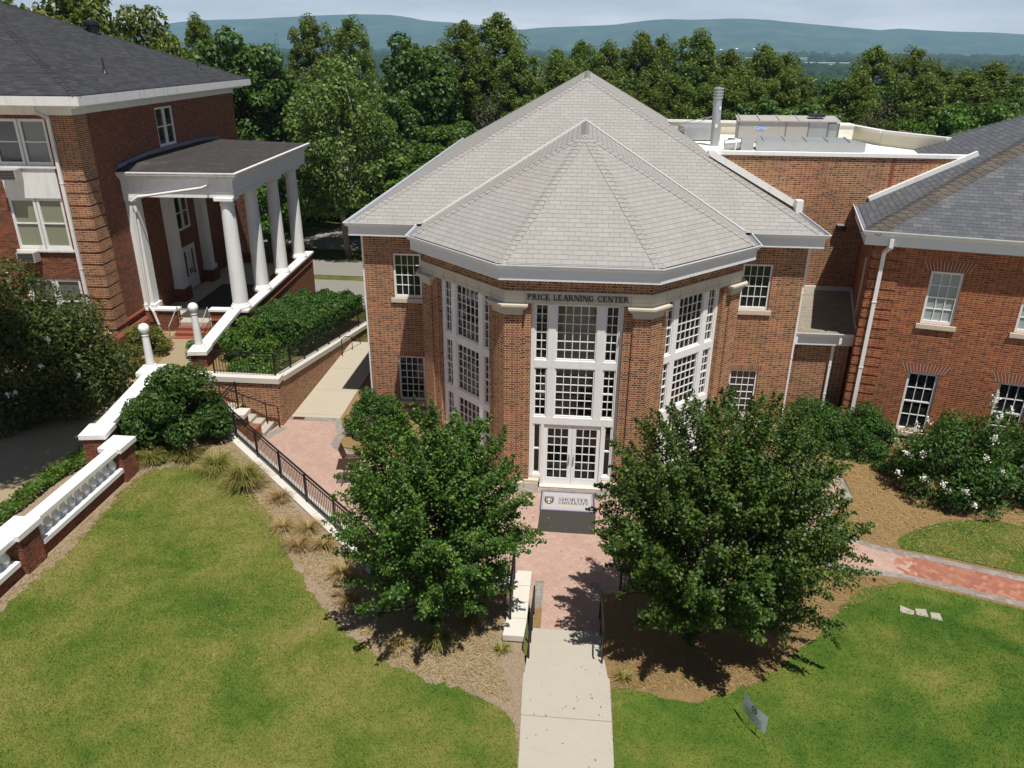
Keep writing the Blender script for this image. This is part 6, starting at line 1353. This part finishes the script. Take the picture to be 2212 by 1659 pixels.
FT = [
 ('oak', 30, -95, 34, 260, 'yellow green oak behind the charcoal roof, leftmost in the frame'), ('oak', 175, -80, 36, 240, 'yellow green oak behind the charcoal roof, between the leftmost oak and the round ventilator'), ('oak', 300, -5, 38, 190, 'yellow green oak standing out against the sky right of the round ventilator'), ('oak', 360, 60, 36, 130, 'lower yellow green oak at the far eave of the charcoal roof'),
 ('dark', 500, 34, 44, 190, 'tall dark broadleaf tree directly behind the old hall eave corner'), ('pine', 425, 48, 58, 80, 'pine top against the hills left of the tall dark broadleaf tree'), ('bare', 590, 60, 54, 60, 'thin half bare brown treetop between the dark broadleaf tree and the pines'), ('pine', 665, 50, 60, 95, 'broad pine against the hills left of the lone pine'), ('pine', 755, 52, 56, 88, 'lone slender pine standing clear against the hills, open trunk'),
 ('syc', 720, 108, 38, 250, 'big pale sycamore with whitish limbs behind the porch columns'), ('mid', 560, 330, 37, 150, 'bright green broadleaf tree low behind the porch roof'), ('dark', 625, 240, 46, 170, 'dark tree in the gap between the porch and the sycamore'), ('dark', 800, 330, 55, 150, 'dark tree in the shade right of the sycamore trunk'),
 ('dark', 900, 48, 52, 170, 'tall broad dark green crown left of the grey roof apex'), ('dark', 850, 190, 48, 120, 'dark tree below the tall broad crown, beside the sycamore'), ('pine', 1005, 62, 55, 110, 'pine between the tall dark crown and the twin pine top'), ('pine', 1075, 46, 57, 125, 'highest pine left of the grey roof apex'), ('bare', 1060, 165, 50, 120, 'half bare brown tree in front of the highest pine'), ('pine', 1120, 120, 53, 100, 'pine sloping down towards the grey roof apex'),
 ('mid', 930, 300, 40, 210, 'bright green round tree above the left slope of the grey roof'), ('mid', 985, 250, 43, 170, 'bright green tree behind the round one above the left roof slope'), ('dark', 765, 400, 56, 150, 'low dark tree beside the road between sycamore and grey roof'), ('dark', 685, 400, 57, 180, 'low dark tree behind the sycamore trunk'),
 ('pine', 1205, 118, 64, 80, 'small pine just left of the grey roof apex'), ('pine', 1254, 103, 62, 90, 'pine directly above the grey roof apex'), ('pine', 1318, 105, 60, 95, 'pine right of the grey roof apex, left of the pale gap'), ('pine', 1390, 84, 60, 95, 'tall pine between the roof apex and the vent pipe, left one'), ('pine', 1430, 92, 62, 80, 'tall pine between the roof apex and the vent pipe, right one'), ('pine', 1512, 80, 58, 100, 'highest pine on the right, just left of the vent pipe'),
 ('pine', 1580, 122, 62, 95, 'pine right of the vent pipe before the pale warehouse'), ('pine', 1655, 110, 60, 110, 'broad pine above the beige air handler'), ('pine', 1700, 128, 66, 90, 'smaller pine behind the beige air handler'), ('mid', 1745, 143, 56, 100, 'rounded bright green tree among pines above the air handler'), ('mid', 1820, 138, 55, 90, 'bright leafy tree right of the air handler'), ('pine', 1895, 115, 58, 110, 'tall pine above the slate roof end, left of the pair'), ('pine', 1978, 117, 58, 110, 'tall pine above the slate roof end, right of the pair'),
 ('pine', 1455, 175, 50, 100, 'nearer low pine behind the flat roof, left of the vent pipe'), ('pine', 1390, 190, 48, 100, 'nearer low pine behind the right slope of the grey roof'), ('pine', 1560, 180, 50, 110, 'nearer pine directly behind the vent pipe'), ('dark', 1660, 190, 48, 150, 'dark broadleaf tree behind the lid of the air handler'), ('dark', 1760, 200, 47, 150, 'dark broadleaf tree right behind the air handler end'), ('bare', 1910, 185, 44, 150, 'brown half bare tree behind the flat roof parapet'), ('mid', 1990, 235, 43, 110, 'yellowish green tree behind the parapet corner'), ('mid', 2080, 200, 48, 140, 'bright green tree behind the slate roof, right of the brown one'), ('pine', 2045, 160, 60, 120, 'pine above the slate roof near the antenna pole'), ('pine', 2150, 150, 54, 150, 'broad pine above the slate roof at the right'), ('dark', 2205, 168, 50, 140, 'dark tree at the right edge above the slate roof'), ('mid', 2150, 205, 44, 160, 'bright green tree low behind the slate roof at the right edge'), ('pine', 1855, 170, 50, 110, 'pine in the second row between air handler and slate roof'), ('pine', 1300, 160, 52, 110, 'nearer pine behind the right slope close to the grey apex')]
FT += [('pine', 1230, 150, 52, 120, 'dense pine just behind the left shoulder of the grey roof apex'), ('dark', 1350, 150, 56, 150, 'dark crown filling the wood right of the grey roof apex'), ('dark', 1470, 135, 57, 140, 'dark crown filling the wood below the highest right pine'), ('pine', 1610, 160, 52, 110, 'dense pine between vent pipe and air handler'), ('pine', 1710, 165, 53, 110, 'dense pine in the second row above the air handler'), ('dark', 1820, 190, 52, 150, 'dark crown filling the wood right of the air handler'), ('dark', 1940, 165, 55, 150, 'dark crown filling the wood below the tall right pair of pines'), ('pine', 2000, 175, 50, 120, 'dense pine behind the parapet corner below the tall right pair'), ('pine', 2100, 175, 52, 120, 'dense pine behind the slate roof beside the bright leafy tree'), ('dark', 2190, 195, 46, 150, 'nearer dark tree at the right edge over the slate roof'), ('dark', 960, 140, 56, 170, 'dark crown filling the wood between the tall broad crown and the pines'), ('dark', 1120, 190, 54, 150, 'dark crown filling the wood left of the grey roof apex'), ('dark', 880, 380, 52, 180, 'dark tree low in the shade left of the grey roof'), ('dark', 450, 150, 47, 160, 'dark crown between the yellow green oaks and the tall dark broadleaf tree'), ('mid', 830, 470, 46, 120, 'low green tree at the back corner of the grey roof')]
FT += [('dark' if i % 3 else 'pine', 1180+i*62, 128+(i*37 % 29), 72+(i*13 % 11), 120, 'back row tree of the wood, its crown number of many above the hall roofs') for i in range(0)]
for a in FT: far_tree(*a)

# ------------------------------------------------------------------ the wooded plain, far buildings and poles
CLEAR = []
def far_building(px, py, Y, wpx, hpx, label, roof='white', gable=False):
    for Y in range(200, 4300, 20):                               # where the ground really lies along this sight line
        q = at_y(px, py+hpx, Y)
        if q.z <= z_base(q.x, Y)+1: break
    CLEAR.append((atan2(q.x-CAM.x, Y-CAM.y), wpx/2/1750, Y)); c = at_y(px, py, Y); s = (at_y(px+1, py, Y)-at_y(px, py, Y)).length; w, h = wpx*s, hpx*s
    t = thing('warehouse' if not gable else 'house', label, 'building', (c.x, Y, c.z-h), -YAW); b = MB(); b.box(-w/2, w/2, 0, max(8, w*.3), -6, h*.75); part(b, 'wall', 'white_old', t); r = MB(); dd = max(8, w*.3)
    if gable: r.poly([(-w/2-.5, -.5, h*.74), (w/2+.5, -.5, h*.74), (w/2, dd/2, h*1.3), (-w/2, dd/2, h*1.3)]); r.poly([(w/2+.5, dd+.5, h*.74), (-w/2-.5, dd+.5, h*.74), (-w/2, dd/2, h*1.3), (w/2, dd/2, h*1.3)])
    else: r.box(-w/2-1, w/2+1, -1, dd+1, h*.751, h)
    part(r, 'roof', roof, t); n = MB()
    for i in range(5): x = -w*.4+w*.2*i; n.box(x-w*.03, x+w*.03, -.3, -.02, h*.2, h*.5)
    part(n, 'window', 'glass', t)
far_building(1618, 124, 900, 16, 8, 'small white shed far out on the wooded plain, leftmost of the white buildings'); far_building(1715, 124, 880, 56, 5, 'long white warehouse far out on the wooded plain'); far_building(1788, 135, 620, 96, 5, 'longest cream roofed warehouse nearer on the wooded plain'); far_building(1166, 150, 330, 15, 10, 'small white gabled house among far trees left of the grey roof apex', 'galv', True); far_building(1166, 163, 280, 40, 8, 'low white house with grey roof left of the grey roof apex', 'galv', True)
for px, y0, y1, Y, lab in ((1465, 122, 108, 700, 'slim far pole rising left of the highest right pine'), (1556, 122, 103, 900, 'pale slim far pole above the vent pipe'), (1590, 120, 101, 900, 'slim far pole right of the vent pipe'), (1626, 128, 102, 900, 'slim far pole beside the small white shed'), (2064, 182, 160, 300, 'slim antenna pole above the slate roof')):
    a = at_y(px, y0, Y); b = at_y(px, y1, Y); m = MB(); m.tube([(a.x, Y, min(a.z-8, z_base(a.x, Y))), (a.x, Y, b.z)], [.00033*Y, .0002*Y], 6); m.tube([(a.x-.0012*Y, Y, b.z-.002*Y), (a.x+.0012*Y, Y, b.z-.002*Y)], .0002*Y, 5); tag(m.build('utility_pole', 'galv'), lab, 'pole', 'far poles on the plain')
def woodland():
    rng = np.random.default_rng(400); bm = bmesh.new(); bmesh.ops.create_icosphere(bm, subdivisions=2, radius=1.0); bv = np.array([v.co[:] for v in bm.verts]); bf = np.array([[v.index for v in f.verts] for f in bm.faces]); bm.free()
    pts = []
    def add(n, d0, d1):
        for _ in range(n):
            d = d0*(d1/d0)**rng.random(); a = rng.uniform(-.80, .80)+YAW*-1; x, y = CAM.x+d*sin(a), CAM.y+d*cos(a); 
            if any(abs(atan2(x-CAM.x, y-CAM.y)-b0) < hw+.004 and yy-420 < y < yy+160 for b0, hw, yy in CLEAR): continue
            pts.append((x, y, d))
    add(2600, 90, 220); add(3600, 220, 600); add(4600, 600, 1800); add(4200, 1800, 4600)
    V, Fc, Rn = [], [], []
    for i, (x, y, d) in enumerate(pts):
        s = rng.uniform(3.2, 6.0)*(1 if d < 600 else (1.6 if d < 1800 else 3.2)); jit = 1+.30*rng.normal(size=len(bv)); g = z_base(x, y)
        q = bv*jit[:, None]*np.array([s, s, s*rng.uniform(.8, 1.35)*(1 if d < 1800 else .5)])+np.array([x, y, g+s*(.9 if d < 600 else .5)]); Fc.append(bf+len(bv)*i); V.append(q); Rn.append(np.full(len(bf), rng.random()))
    V = np.concatenate(V); Fc = np.concatenate(Fc); n = len(Fc); me = bpy.data.meshes.new('distant_wood'); me.vertices.add(len(V)); me.vertices.foreach_set('co', V.reshape(-1).astype(np.float32)); me.loops.add(n*3); me.loops.foreach_set('vertex_index', Fc.reshape(-1).astype(np.int32)); me.polygons.add(n); me.polygons.foreach_set('loop_start', np.arange(0, n*3, 3, dtype=np.int32)); me.polygons.foreach_set('loop_total', np.full(n, 3, dtype=np.int32)); me.update(calc_edges=True)
    at = me.attributes.new('rnd', 'FLOAT', 'FACE'); at.data.foreach_set('value', np.concatenate(Rn).astype(np.float32)); me.materials.append(M['leaf_far'])
    o = mesh_obj('distant_wood', me); o['kind'] = 'stuff'
M['leaf_far'] = leafmat('far canopy', [(0, (.008, .021, .006)), (.6, (.016, .036, .009)), (1, (.032, .054, .014))], .0, .9, .05)
woodland()
# ------------------------------------------------------------------ the hazy air
def haze():
    m = bpy.data.materials.new('haze'); m.use_nodes = True; nt = m.node_tree; nt.nodes.clear(); o = nt.nodes.new('ShaderNodeOutputMaterial'); v = nt.nodes.new('ShaderNodeVolumePrincipled')
    v.inputs['Color'].default_value = (.46, .76, 1.0, 1); v.inputs['Density'].default_value = HAZE; v.inputs['Anisotropy'].default_value = 0.0
    nt.links.new(v.outputs[0], o.inputs['Volume']); M['haze'] = m
    b = MB(); b.box(-11000, 11000, -140, 9400, -70, 480); o = b.build('haze', 'haze'); o['kind'] = 'stuff'
HAZE = 1.1e-4
haze()
